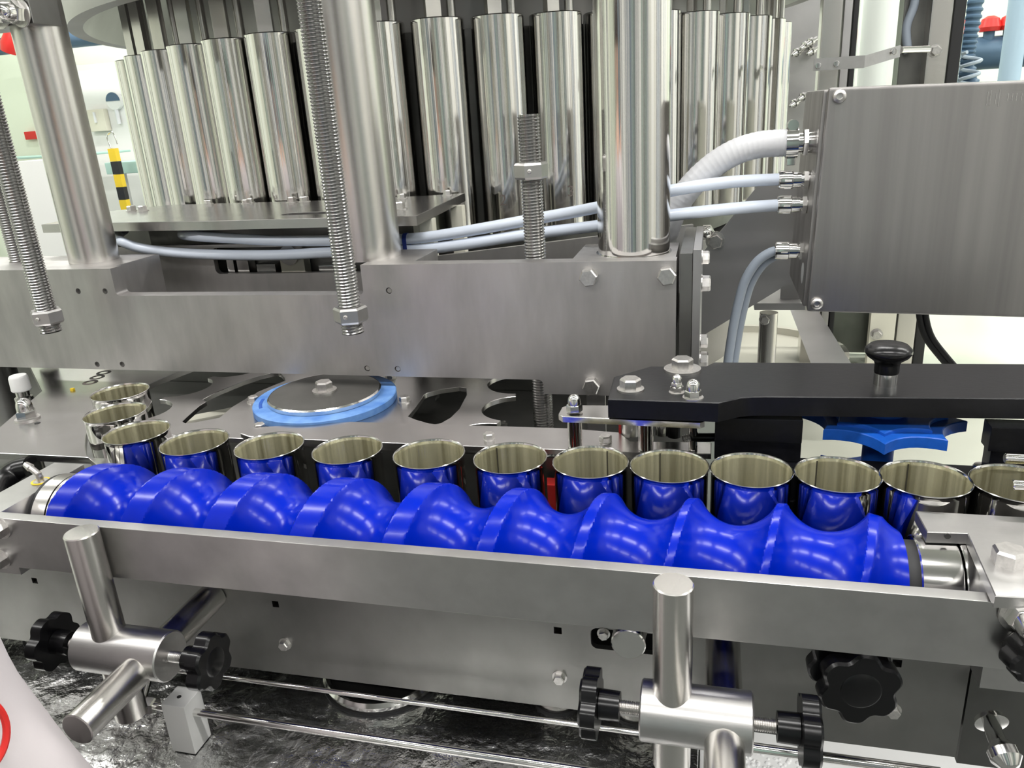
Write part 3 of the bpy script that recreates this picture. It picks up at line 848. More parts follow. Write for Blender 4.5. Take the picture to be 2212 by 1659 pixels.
obj('hub_cap', cyl(B(), (SC.x, SC.y, 1.2155), (SC.x, SC.y, ZK - 0.019), 0.022), 'blue', t)
# black guide behind the cans on the right
t = thing('black_guide', 'black plastic guide rail behind the right hand cans', 'guide', (0.2, 0.69, 1.09))
obj('rail', box(B(), (0.008, 0.672, 1.150), (0.40, 0.694, 1.183), 0.001), 'pom', t)
obj('rail', box(B(), (0.008, 0.670, 1.090), (0.40, 0.676, 1.149), 0.001), 'pom', t)
u0, u1 = P(1545, 907, y=0.690), P(1727, 985, y=0.690)
ub = obj('block', box(B(), (u0.x, 0.682, 1.1835), (u1.x, 0.700, 1.2025), 0.0008), 'pom', t)
obj('block', box(B(), (u0.x, 0.680, 1.2030), (u1.x, 0.700, 1.2255), 0.0008), 'pom', t)
u2 = P(2140, 930, y=0.690)
obj('block', box(B(), (u2.x, 0.682, 1.1835), (0.42, 0.700, 1.2025), 0.0008), 'pom', t)
obj('block', box(B(), (u2.x - 0.003, 0.680, 1.2030), (0.42, 0.700, 1.2255), 0.0008), 'pom', t)
p = P(2085, 966, z=1.1835)
inst('button_screw', PR_RIVET, t, (p.x, 0.684, 1.183), (0, 0, 1), 1.5)
# two sensor pins at the right edge
for (q, yy, lab) in (((2170, 990), 0.64, 'upper short steel pin above the can at the right edge'), ((2186, 1048), 0.60, 'lower short steel pin above the can at the right edge')):
    a = P(*q, y=yy)
    tag(obj('steel_pin', cyl(B(), a, (a.x + 0.16, a.y, a.z), 0.0042, seg=20, ch=0.0008), 'bright'), lab, 'pin', 'steel pins at the right edge')

# ------------------------------------------------------------------ the big beam
BY, BT = 0.86, 0.022
ztop, znot, zbot, ztab = 1.3375, 1.3005, 1.1945, 1.1765
xn0 = P(238, 582, y=BY).x
xst = P(1174, 835, y=BY).x
xr = P(1461, 570, y=BY).x
xn1 = -0.415
def fil(cx, cy, r, a0, a1, n=5): return [(cx + r * math.cos(math.radians(a0 + (a1 - a0) * i / n)), cy + r * math.sin(math.radians(a0 + (a1 - a0) * i / n))) for i in range(n + 1)]
bo = [(-1.25, zbot)] + [(xst - 0.006, zbot)] + fil(xst - 0.006, zbot - 0.006, 0.006, 90, 0) + [(xst, ztab)] + [(xr, ztab), (xr, ztop), (xn1, ztop)]
bo += fil(xn1 - 0.006, znot + 0.006, 0.006, 360, 270) + fil(xn0 + 0.006, znot + 0.006, 0.006, 270, 180) + [(xn0, ztop), (-1.25, ztop)]
hp = [(169, 629), (227, 629), (210, 787), (264, 787), (793, 796), (859, 797), (840, 628)]
hc = [P(*q, y=BY) for q in hp]
t = thing('machine_beam', 'wide brushed steel beam across the machine with tapped holes and hex bolts', 'beam', (-0.6, BY + 0.05, ztab))
obj('front_plate', slab(B(), [bo] + [circ((c.x, c.z), 0.0040, 20) for c in hc], BY, BY + BT, xz), 'beam', t)
for i, c in enumerate(hc):
    if i >= 4:
        obj('grub_screw', lathe(B(), [(0, 0.0), (0.0028, 0), (0.0032, 0.0005), (0.0032, 0.006), (0, 0.006)], (c.x, BY + 0.0012, c.z), (0, 1, 0), 20), 'bolt', t)
    else:
        obj('tapped_hole', threaded(B(), (c.x, BY + 0.004, c.z), (c.x, BY + 0.016, c.z), 0.0041, 0.0016, 0.0008, 14), 'dark', t)
for q in ((1273, 597), (1441, 594), (1279, 831)):
    bolt(t, P(*q, y=BY), (0, -1, 0), 1.85, True, 0.15, 0.75)
obj('rear_body', box(B(), (-0.158, BY + BT + 0.0005, 1.24), (xr - 0.002, 0.992, ztop - 0.002), 0.001), 'beam', t)
obj('rear_body', box(B(), (-0.4145, BY + BT + 0.0005, 1.24), (-0.357, 0.980, ztop - 0.002), 0.001), 'beam', t)
obj('rear_body', box(B(), (-1.25, BY + BT + 0.0005, 1.24), (xn0 - 0.012, 0.975, ztop - 0.0005), 0.001), 'beam', t)
# notch lining and slotted back plate
bp_ = [(-0.98, 1.20), (-0.430, 1.20), (-0.430, 1.341), (-0.98, 1.341)]
s0 = P(467, 592, y=1.022)
slot = rrect(s0.x, -0.445, s0.z, 1.336, 0.008)
obj('slotted_plate', slab(B(), [bp_, slot], 1.022, 1.032, xz), 'beam', t)
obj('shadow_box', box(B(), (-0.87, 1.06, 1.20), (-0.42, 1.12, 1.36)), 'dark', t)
for q, dx, dz, m in (((410 + 230 - 8, 575), 0.020, 0.016, 'cream'), ((525, 578), 0.010, 0.014, 'bright'), ((498, 575), 0.006, 0.010, 'bright'), ((575, 582), 0.016, 0.008, 'side'), ((705, 585), 0.012, 0.008, 'bright')):
    c = P(*q, y=1.036)
    obj('slot_block', box(B(), (c.x - dx, 1.036, c.z - dz), (c.x + dx, 1.055, c.z + dz), 0.001), m, t)
c = P(625, 560, y=1.034)
obj('slot_roller', cyl(B(), (c.x, 1.033, c.z + 0.006), (c.x, 1.055, c.z + 0.006), 0.015, seg=28), 'bright', t)
a, b = P(1268, 880, y=0.885), P(1308, 880, y=0.885)
obj('hanger_strip', box(B(), (a.x, 0.884, 1.06), (b.x, 0.890, 1.239), 0.0006), 'sheet', t)
# end plates on the right
ea, eb, ec = P(1467, 700, y=0.87).x, P(1494, 700, y=0.87).x, P(1512, 700, y=0.87).x
obj('end_plate', box(B(), (ea, 0.868, 1.20), (eb, 1.06, 1.344), 0.0008), 'side', t)
obj('end_plate', box(B(), (eb + 0.0004, 0.866, 1.19), (ec, 1.04, 1.348), 0.0006), 'sheet', t)
for q, s in (((1517, 556), 1.3), ((1517, 612), 1.6), ((1512, 737), 1.4), ((1512, 775), 1.5)):
    c = P(*q, y=0.90)
    bolt(t, (ec, 0.90, c.z), (1, 0, 0), s, True, 0.2, 0.9)
f0, f2 = P(875, 562, y=1.018), P(1498, 485, y=1.13)
d = Vector((f2.x - f0.x, f2.y - f0.y, 0)).normalized(); n = Vector((-d.y, d.x, 0))
bm = B()
vs = []
for q, z in ((f0, 1.24), (f2, 1.24), (f2, f2.z), (f0, f0.z)):
    for s in (0, 0.008): vs.append(bm.verts.new(Vector((q.x, q.y, z)) + n * s))
bmesh.ops.convex_hull(bm, input=vs)
obj('angled_plate', bm, 'beam', t)

def hexnut(t, c, s, h):
    bm = B()
    r = s / math.sqrt(3)
    I = Matrix.Identity(3)
    rs = [ring(bm, (0, 0, z), I, q * r, 6, 0.35) for z, q in ((0, 0.90), (h * 0.14, 1), (h * 0.86, 1), (h, 0.90))]
    for a, b in zip(rs, rs[1:]): skin(bm, a, b)
    bm.faces.new(rs[0][::-1]); bm.faces.new(rs[-1])
    me = proto(bm, 'hex_nut', 'rail', 20)
    return inst('hex_nut', me, t, Vector(c) - Vector((0, 0, h / 2)))
def trod(label, x, y, z0, z1, r=0.0131, nut=None, grub=True):
    t = thing('threaded_rod', label, 'threaded rod', (x, y, z0), 'vertical threaded rods')
    obj('rod', threaded(B(), (x, y, z0), (x, y, z1), r, 0.0036, 0.0017, 28), 'thread', t, 25)
    if nut:
        k = hexnut(t, (x, y, nut), 0.0345, 0.0185)
        if grub:
            inst('grub_screw', PR_BUTTON, k, (x + 0.002, y - 0.0174, nut), (0, -1, 0), 0.55)
    return t
trod('threaded rod with a hex nut in front of the left end of the beam', P(104, 690, y=0.80).x, 0.80, P(115, 716, y=0.80).z, 2.3, nut=P(104, 683, y=0.80).z)
trod('threaded rod with a hex nut hanging in front of the middle of the beam', P(759, 690, y=0.80).x, 0.80, P(763, 718, y=0.80).z, 2.3, nut=P(758, 678, y=0.80).z)
trod('short threaded rod with a nut standing behind the right half of the beam', P(1160, 560, y=0.915).x, 0.907, 1.035, P(1148, 246, y=0.907).z, nut=P(1155, 368, y=0.907).z)
trod('threaded rod at the far left edge behind the beam', P(12, 500, y=0.925).x, 0.935, 1.175, 1.46, r=0.0135)
# spray fitting with a white cap under the beam on the left
p = P(52, 860, y=0.84)
t = thing('capped_fitting', 'steel fitting with a white plastic cap under the left end of the beam', 'fitting', (p.x, 0.84, 1.11))
zz = p.z
obj('cap', lathe(B(), [(0, 0.0), (0.012, 0), (0.0132, 0.002), (0.0125, 0.020), (0.011, 0.023), (0, 0.023)], (p.x, 0.84, zz + 0.012), seg=28), 'white', t)
obj('body', lathe(B(), [(0, 0), (0.008, 0), (0.008, 0.010), (0.012, 0.010), (0.012, 0.030), (0.009, 0.032), (0.009, 0.040), (0, 0.040)], (p.x, 0.84, zz - 0.028), seg=28), 'bright', t)

def column(label, x, y, r, z0, m='column'):
    t = thing('column', label, 'column', (x, y, z0), 'round steel columns on the beam')
    obj('shaft', cyl(B(), (x, y, z0), (x, y, 2.6), r, seg=72), m, t)
    return t
COLY = 0.930
tc = column('thick polished round column on the right end of the beam', P(1369, 530, y=COLY).x, COLY, 0.0425, ztop - 0.001, 'polish')
obj('base_collar', lathe(B(), [(0.0428, 0), (0.0448, 0), (0.0448, 0.0008), (0.0428, 0.0008)], (WL[tc].x, COLY, ztop - 0.0019), closed=True, seg=60), 'bright', tc)
tl = column('round steel column at the left end of the beam below a bolted block', P(146, 318, y=COLY).x, COLY, 0.0335, ztop - 0.0004)
column('round steel column standing behind the middle threaded rod', P(800, 565, y=COLY).x, COLY, 0.0415, znot - 0.05 if False else 1.3355)
# bolted block at the top of the left column
zt = P(90, 62, y=0.93).z
t = thing('clamp_head', 'dark steel block with cap nuts at the top of the left column', 'block', (WL[tl].x - 0.04, 0.93, zt))
cx = WL[tl].x
obj('block', box(B(), (cx - 0.16, 0.885, zt), (cx + 0.0350, 0.934, zt + 0.16), 0.002), 'side', t)
obj('block_face', box(B(), (cx - 0.012, 0.878, zt + 0.002), (cx + 0.022, 0.884, zt + 0.15), 0.001), 'rail', t)
acorn(t, P(45, 28, y=0.884), (-0.15, -1, 0), 2.4)
acorn(t, P(0, 32, y=0.884), (-0.15, -1, 0), 2.4)

# ------------------------------------------------------------------ support plate with bolts, tubes
ZS = 1.382
so = zpoly([(89, 485), (244, 481), (470, 477), (697, 470.5), (899, 466)], ZS) + zpoly([(1004, 417)], ZS)
so += [(-0.45, 1.225), (-0.63, 1.212), (-0.75, 1.220), (-0.95, 1.235)] + zpoly([(245, 455)], ZS)
sl_ = (-0.455, 1.05)
t = thing('support_plate', 'flat steel plate with pairs of hex bolts in front of the cylinders', 'plate', (-0.7, 1.1, ZS - 0.013))
e0 = P(640, 464, z=ZS)
obj('plate', slab(B(), [so, rrect(e0.x - 0.03, e0.x + 0.055, e0.y, e0.y + 0.03, 0.012)], ZS - 0.013, ZS, bev=0.0006), 'plate', t)
for q, s in (((285, 456), 1.35), ((309, 456), 1.35), ((456, 440), 1.1), ((474, 436), 1.1), ((531, 440), 1.1), ((548, 436), 1.1), ((631, 437), 1.35), ((658, 436), 1.35), ((868, 429), 1.2), ((968, 421), 1.2), ((862, 452), 1.6)):
    p = P(*q, z=ZS)
    if p.y > 1.22: p.y = 1.22
    bolt(t, p, (0, 0, 1), s, True, 0.25 + q[0] * 0.01)
for q in ((970, 450), (900, 480)):
    p = P(*q, z=ZS - 0.013)
    obj('leg', box(B(), (p.x - 0.010, p.y + 0.034, 1.26), (p.x + 0.010, p.y + 0.05, ZS - 0.0135), 0.001), 'cream', t)
obj('bracket', box(B(), (-1.02, 1.14, 1.27), (-0.48, 1.16, ZS - 0.0135)), 'dark', t)

def tube(label, pts, r, m, name='tube', cat='tube', group=None, n=10):
    cm = catmull(pts, n)
    o = obj(name, sweep(B(), cm, r, 20), m)
    return tag(o, label, cat, group)
TY = 1.005
low = [P(268, 497, y=1.10), P(252, 510, y=1.06)] + [P(a, b, y=TY) for a, b in ((262, 521), (300, 535), (370, 545), (480, 550.5), (600, 551), (720, 545), (880, 541), (1000, 528), (1150, 505), (1290, 488), (1450, 465))] + [P(1600, 449, y=TY + 0.03), P(1690, 443, y=TY + 0.05)]
up = [P(440, 498, y=1.09), P(395, 506, y=1.05)] + [P(a, b, y=TY) for a, b in ((420, 510), (500, 515), (600, 520), (720, 520), (880, 516), (985, 503), (1150, 474), (1290, 448), (1450, 412))] + [P(1570, 394, y=TY + 0.03), P(1692, 387, y=TY + 0.05)]
tube('lower milky tube crossing behind the columns to the control box', low, 0.0076, 'tube', 'plastic_tube', 'tube', 'milky plastic tubes')
tube('upper milky tube crossing behind the columns to the control box', up, 0.0076, 'tube', 'plastic_tube', 'tube', 'milky plastic tubes')
p = P(879, 529, y=TY)
t = thing('cable_tie', 'dark blue cable tie around both milky tubes', 'cable tie', (p.x, TY, p.z - 0.018))
obj('strap', slab(B(), [rrect(TY - 0.0092, TY + 0.0092, p.z - 0.0165, p.z + 0.0165, 0.008), rrect(TY - 0.0082, TY + 0.0082, p.z - 0.0155, p.z + 0.0155, 0.0074)], p.x - 0.0028, p.x + 0.0028, yz), 'navy', t)
obj('tie_head', box(B(), (p.x - 0.002, TY - 0.013, p.z - 0.024), (p.x + 0.007, TY - 0.004, p.z - 0.016), 0.0008), 'navy', t)

# ------------------------------------------------------------------ control box
BX0, BX1, BZ0, BZ1, BYF, BYB = 0.124, 0.66, 1.2465, 1.507, 1.0, 1.19
RB = Matrix.Translation((BX0, 0, BZ1)) @ Matrix.Rotation(math.radians(1.6), 4, 'Y') @ Matrix.Translation((-BX0, 0, -BZ1))
t = thing('control_box', 'brushed steel control box with cable glands on its left side', 'control box', (0.35, 1.1, BZ0))
def tb_(bm): bmesh.ops.transform(bm, matrix=RB, verts=bm.verts); return bm
obj('enclosure', tb_(box(B(), (BX0 - 0.004, BYF + 0.001, BZ0 + 0.003), (BX1, BYB, BZ1 - 0.002), 0.004)), 'box', t)
obj('lid', tb_(box(B(), (BX0, BYF - 0.012, BZ0), (BX1 + 0.01, BYF, BZ1), 0.0045)), 'box', t)
for q in ((1813, 208), (1764, 655)):
    inst('lid_screw', PR_BUTTON, t, P(*q, y=BYF - 0.0122), (0, -1, 0), 1.55)
for k, (dx, hh) in enumerate(((0, .007), (.003, .008), (.0085, .006), (.0115, .009), (.020, .004), (.024, .004), (.028, .004), (.033, .004))):
    c = P(2132, 213, y=BYF - 0.0124)
    obj('etched_mark', box(B(), (c.x + dx, c.y, c.z - hh), (c.x + dx + 0.0007, c.y + 0.0002, c.z + hh)), 'bright', t)
def gland(parent, c, s, hx=True, name='cable_gland'):
    """gland pointing along -X, box wall at c"""
    bm = B()
    I = Matrix.Identity(3)
    lathe(bm, [(0.0085, 0), (0.0085, 0.010), (0.0078, 0.010), (0.0078, 0.0125), (0.0095, 0.0125), (0.0095, 0.024), (0, 0.024)], seg=28)
    for z0_, z1_, rr_ in ((0.0045, 0.0095, 0.0118), (0.024, 0.032, 0.0118)):
        a = ring(bm, (0, 0, z0_), I, rr_, 6); b = ring(bm, (0, 0, z1_), I, rr_, 6)
        skin(bm, a, b); bm.faces.new(a[::-1]); bm.faces.new(b)
    lathe(bm, [(0.0108, 0.022), (0.0112, 0.023), (0.0112, 0.036), (0.0105, 0.0385), (0.008, 0.0395), (0, 0.0395)], seg=28)
    me = proto(bm, 'cable_gland', 'bright', 30)
    return inst(name, me, parent, c, (-1, 0, 0.02), s)
GY = 1.055
for (q, s) in (((1768, 387), 1.0), ((1765, 441), 1.0), ((1757, 541), 1.0)):
    p = P(*q, y=GY); p.x = BX0 - 0.004
    gland(t, p, s * 1.02)
p = P(1728, 600, y=1.02)
obj('blind_plug', lathe(B(), [(0, 0), (0.013, 0), (0.016, 0.003), (0.016, 0.006), (0, 0.0075)], (BX0 - 0.004, 1.035, p.z), (-1, 0, 0), 32), 'white', t)
p = P(1760, 306, y=GY)
hz = p.z
hf = obj('hose_fitting', lathe(B(), [(0, 0), (0.013, 0), (0.013, 0.007), (0.012, 0.007), (0.012, 0.022), (0.0155, 0.022), (0.0155, 0.025), (0.011, 0.025), (0.011, 0.040), (0, 0.040)], (BX0 - 0.004, GY, hz), (-1, 0, 0), 32), 'bright', t)
b_ = B(); hexhead(b_, 0.030, 0.006); me = proto(b_, 'hex_ring', 'bright')
inst('hex_ring', me, hf, (BX0 - 0.012, GY, hz), (-1, 0, 0))
# corrugated hose
hp_ = [Vector((BX0 - 0.032, GY, hz))] + [P(a, b, y=GY) for a, b in ((1690, 309), (1640, 313), (1590, 328), (1540, 358), (1495, 400), (1462, 445), (1440, 500))] + [P(1425, 560, y=1.10)]
cm = catmull(hp_, 14)
t = thing('corrugated_hose', 'light grey corrugated hose curving from the control box behind the thick column', 'hose', hp_[0])
obj('hose', sweep(B(), cm, 0.0162, 28, rf=lambda i, n: 1.0 + (0.014 if i % 3 else -0.012)), 'hose', t)
bx = P(1712, 309, y=GY).x
cl = obj('hose_clamp', lathe(B(), [(0.0172, 0), (0.0182, 0), (0.0182, 0.014), (0.0172, 0.014)], (bx - 0.008, GY, hz), (1, 0, 0), closed=True, seg=36), 'bright', t)
obj('clamp_screw', cyl(B(), (bx - 0.001, GY - 0.010, hz + 0.021), (bx - 0.001, GY + 0.010, hz + 0.021), 0.0065, seg=16), 'bright', cl)
obj('clamp_screw', box(B(), (bx - 0.006, GY - 0.004, hz - 0.027), (bx + 0.004, GY + 0.006, hz - 0.018), 0.001), 'bright', cl)
for dy, off, lab in ((0.0, 0, 'outer blue grey cable bending down from the lowest gland'), (0.012, 12, 'inner blue grey cable bending down from the lowest gland')):
    pts = [P(1692, 541 + off * 0.6, y=GY + dy)] + [P(a + off, b + off * 0.5, y=GY + dy) for a, b in ((1665, 545), (1635, 566), (1610, 605), (1596, 650), (1585, 700), (1577, 750), (1570, 800), (1563, 860))]
    tube(lab, pts, 0.0062, 'cable', 'signal_cable', 'cable', 'blue grey cables')

# ------------------------------------------------------------------ filler carousel
TC, TR, NC = Vector((-0.6285, 2.0142)), 0.7493, 48.55
t = thing('filler_carousel', 'large rotary filler with a ring of polished steel cylinders', 'filler', (TC.x, TC.y, 0.94))
ZC0, ZC1, CRD = 1.305, 1.65, 0.0430
bm = lathe(B(), [(CRD - 0.003, 0), (CRD, 0.003), (CRD, ZC1 - ZC0 - 0.0015), (CRD - 0.0015, ZC1 - ZC0)], seg=64)
PR_CYL = proto(bm, 'filling_cylinder', 'polish', 30)
bm = box(B(), (-0.013, -0.006, 0), (0.013, 0.006, 0.5), 0.001)
PR_BAR = proto(bm, 'lift_bar', 'column')
bm = cyl(B(), (0, 0, 0), (0, 0, 0.5), 0.0075, seg=18)
PR_ROD = proto(bm, 'lift_rod', 'column')
for n in range(-9, 9):
    a = math.radians(165.06 + n * 360 / NC)
    dx, dy = math.sin(a), math.cos(a)
    c = Vector((TC.x + TR * dx, TC.y + TR * dy, ZC0))
    o = inst('filling_cylinder', PR_CYL, t, c)
    lb = inst('lift_bar', PR_BAR, t, Vector((c.x - 0.006, c.y, ZC1)))
    lb.rotation_mode = 'XYZ'; lb.rotation_euler = (0, 0, math.atan2(-dx, dy) + 0.4)
    inst('lift_rod', PR_ROD, t, Vector((c.x + 0.020, c.y + 0.016, ZC1)))
    if n in (-1, -2):
        cu = bpy.data.curves.new('number', 'FONT')
        cu.body = '2' if n == -1 else '3'
        cu.size = 0.026
        cu.align_x = 'CENTER'
        to = bpy.data.objects.new('number', cu)
        COL.objects.link(to)
        dg = bpy.context.evaluated_depsgraph_get()
        me = bpy.data.meshes.new_from_object(to.evaluated_get(dg))
        bpy.data.objects.remove(to)
        bm = B(); bm.from_mesh(me)
        q = P(1095, 443, y=c.y - 0.04) if n == -1 else P(1238, 424, y=c.y - 0.04)
        az = math.atan2(-c.x, -c.y) + (0.20 if n == -1 else -0.36)   # facing the viewer
        for v in bm.verts:
            th = az - v.co.x / CRD
            v.co = Vector((c.x + (CRD + 0.0003) * math.sin(th), c.y + (CRD + 0.0003) * math.cos(th), q.z + v.co.y))
        obj('engraved_number', bm, 'stamp', o)
obj('drum', lathe(B(), [(0.0, 0), (0.69, 0), (0.69, 0.40), (0, 0.40)], (TC.x, TC.y, 1.24), seg=96), 'dark', t)
obj('cam_drum', lathe(B(), [(0.0, 0), (0.64, 0), (0.64, 0.75), (0, 0.75)], (TC.x, TC.y, 1.645), seg=96), 'sheet', t)
obj('ring', lathe(B(), [(0.833, 0.0), (0.862, 0.0), (0.868, 0.02), (0.88, 0.45), (0.70, 0.45), (0.70, 0.14), (0.80, 0.05)], (TC.x, TC.y, 1.718), closed=True, seg=128), 'sheet', t)
obj('base_drum', lathe(B(), [(0.0, 0), (0.71, 0), (0.71, 0.29), (0, 0.29)], (TC.x, TC.y, 0.94), seg=96), 'sheet', t)
obj('stand', lathe(B(), [(0.0, 0), (0.5, 0), (0.5, 0.938), (0, 0.938)], (TC.x, TC.y, 0.001), seg=48), 'sheet', t)

# ------------------------------------------------------------------ steel sheets and posts behind the box
def ypoly(pts, y): return [(P(*q, y=y).x, P(*q, y=y).z) for q in pts]
t = thing('chute_sheet', 'sloping edged grey steel sheet behind the grey cables', 'sheet', P(1600, 700, y=1.24))
obj('sheet', slab(B(), [ypoly([(1490, 580), (1640, 398), (1790, 380), (1790, 545), (1712, 608), (1515, 727), (1490, 740)], 1.24)], 1.24, 1.244, xz), 'sheet', t)
bolt(t, P(1545, 520, y=1.24), (0, -1, 0), 2.0, True)
inst('acorn_nut', PR_ACORN, t, P(1527, 500, y=1.24), (0, -1, 0), 2.0)
p = P(1520, 515, y=1.25)
t = thing('sensor_bracket', 'small steel bracket with a plate on a round post below the control box', 'bracket', P(1660, 780, y=1.32))
a, b = P(1630, 655, y=1.30), P(1740, 668, y=1.30)
obj('plate', box(B(), (a.x, 1.30, a.z - 0.012), (b.x, 1.42, a.z), 0.001), 'sheet', t)
a, b = P(1688, 600, y=1.33), P(1730, 655, y=1.33)
obj('angle', box(B(), (a.x, 1.33, b.z), (b.x, 1.336, a.z), 0.001), 'sheet', t)
a = P(1660, 700, y=1.34)
obj('post', cyl(B(), (a.x, 1.345, 0.93), (a.x, 1.345, P(1660, 660, y=1.345).z - 0.012), 0.015, seg=28), 'column', t)
bolt(t, P(1652, 690, y=1.325), (0, -1, 0), 1.3, True)
t = thing('cream_ring', 'pale yellow rounded tray edge on the deck behind the cables', 'tray', P(1650, 770, z=0.94))
c = P(1640, 800, z=0.95)
obj('tray', lathe(B(), [(0.0, 0), (0.20, 0), (0.215, 0.012), (0.215, 0.03), (0.20, 0.03), (0.195, 0.015), (0, 0.012)], (c.x - 0.02, c.y + 0.12, 0.931), seg=56), 'cream', t)
t = thing('sloping_strip', 'worn pale metal strip sloping down below the control box', 'strip', P(1740, 780, y=1.5))
bm = B()
vs = [bm.verts.new(P(*q, y=yy) + Vector((0, o_, 0))) for q, yy in (((1708, 672), 1.68), ((1768, 672), 1.68), ((1860, 820), 1.35), ((1765, 820), 1.35)) for o_ in (0, 0.008)]
bmesh.ops.convex_hull(bm, input=vs)
obj('strip', bm, 'sheet', t)
t = thing('cream_post', 'cream flat post with two screws below the control box', 'post', P(1905, 790, y=1.6))
a, b = P(1880, 700, y=1.6), P(1935, 700, y=1.6)
obj('post', box(B(), (a.x, 1.6, 0.935), (b.x, 1.62, 1.32), 0.001), 'cream', t)
bolt(t, P(1893, 722, y=1.6), (0, -1, 0), 1.6, True)
t = thing('machine_cladding', 'dark grey steel panel low behind the control box', 'panel', P(1840, 790, y=1.8))
a, b = P(1750, 700, y=1.8), P(1985, 700, y=1.8)
obj('panel', box(B(), (a.x, 1.83, 0.935), (b.x, 1.84, 1.28), 0.001), 'side', t)
for off, lab in ((0, 'left one of two black cables below the control box'), (14, 'right one of two black cables below the control box')):
    pts = [P(a + off, b, y=1.22) for a, b in ((1985, 600), (1985, 650), (1987, 690), (2000, 730), (2030, 770), (2065, 810), (2110, 860))]
    tube(lab, pts, 0.0045, 'rubber', 'black_cable', 'cable', 'black cables under the box')
t = thing('steel_framework', 'steel frame posts and rail glimpsed below the control box on the right', 'frame', P(2110, 780, y=2.3))
a, b = P(2095, 700, y=2.3), P(2135, 700, y=2.3)
obj('post', box(B(), (a.x, 2.3, 0.935), (b.x, 2.36, 1.35), 0.004), 'sheet', t)
a, b = P(2000, 735, y=2.3), P(2100, 748, y=2.3)
obj('rail', box(B(), (a.x, 2.305, b.z), (b.x, 2.355, a.z), 0.004), 'column', t)
p = P(2015, 700, y=2.9)
t = thing('slate_cabinet', 'slate blue cabinet behind the steel frame on the right', 'cabinet', (p.x, 3.0, 0))
a, b = P(1990, 690, y=2.9), P(2050, 740, y=2.9)
obj('body', box(B(), (a.x, 2.9, 0.001), (b.x, 3.2, a.z + 0.06)), 'slate', t)

# ------------------------------------------------------------------ right side guard with glass
t = thing('splash_guard', 'tall grey steel panel with spray nozzles right of the cylinders', 'panel', P(1740, 400, y=3.0))
a, b = P(1640, 200, y=3.0), P(1775, 200, y=3.0)
obj('panel', box(B(), (a.x, 3.0, 0.001), (b.x + 0.05, 3.012, 2.8)), 'sheet', t)
for (q, k) in (((1740, 105), 0), ((1735, 215), 1)):
    for j, (dx, dy, s) in enumerate(((-18, 8, 1.5), (0, -6, 1.6), (12, -14, 1.3), (14, 6, 1.6))):
        if k == 1 and j > 1: continue
        c = P(q[0] + dx, q[1] + dy, y=2.97)
        nz = obj('spray_nozzle', lathe(B(), [(0, -0.028), (0.005, -0.026), (0.010, -0.008), (0.014, -0.006), (0.014, 0.004), (0.008, 0.006), (0.008, 0.03), (0, 0.03)], c, (0.6, 0.6, 0.3), 16), 'bright', t)
def vpost(t, x0, x1, yy, m, name='post', z0=0.935, z1=2.7, dp=0.05):
    a, b = P(x0, 100, y=yy).x, P(x1, 100, y=yy).x
    return obj(name, box(B(), (a, yy, z0), (b, yy + dp, z1), 0.003), m, t)
t = thing('guard_door', 'glass guard door in a steel frame with black rubber gaskets behind the control box', 'guard', P(1900, 180, y=1.75))
vpost(t, 1772, 1815, 1.72, 'column')
vpost(t, 1818, 1836, 1.73, 'sheet', 'frame_bar')
vpost(t, 1838, 1850, 1.74, 'rubber', 'gasket', dp=0.02)
vpost(t, 1945, 2002, 1.76, 'dark', 'frame_bar')
vpost(t, 2004, 2050, 1.72, 'column')
vpost(t, 2052, 2078, 1.73, 'rubber', 'gasket', dp=0.02)
vpost(t, 1850, 1945, 1.75, 'glass', 'pane', dp=0.005)
vpost(t, 2078, 2330, 1.745, 'glass', 'pane', dp=0.005)
bolt(t, P(2020, 110, y=1.72), (0, -1, 0), 1.6, True)
pts = [P(1962, 115, y=1.75), P(1958, 60, y=1.75), P(1975, 10, y=1.75), P(1985, -60, y=1.75)]
obj('cable', sweep(B(), catmull(pts), 0.008, 12), 'cable', t)
t = thing('door_stay', 'bent flat steel bar bolted across the guard door frame', 'bar', P(1760, 140, y=1.55))
yy = 1.55
q0, q1, q2 = P(1758, 140, y=yy), P(1868, 133, y=yy), P(1945, 110, y=yy + 0.04)
def flat(bm, a, b, hgt, th):
    n = Vector((0, th, 0)); u = Vector((0, 0, hgt / 2))
    bmesh.ops.convex_hull(bm, input=[bm.verts.new(p_ + s * u + k * n) for p_ in (a, b) for s in (-1, 1) for k in (0, 1)])
    return bm
bm = B(); flat(bm, q0, q1, size(25, q0), 0.006); flat(bm, q1, q2, size(24, q0), 0.006)
obj('bar', bm, 'rail', t)
for q in ((1767, 142), (1807, 138), (1932, 112)):
    inst('rivet', PR_RIVET, t, P(*q, y=yy + (0.03 if q[0] > 1900 else 0) - 0.0005), (0, -1, 0), 1.0)
obj('rod', cyl(B(), P(1945, 108, y=yy + 0.045), P(2005, 106, y=yy + 0.10), 0.006, seg=14), 'bright', t)
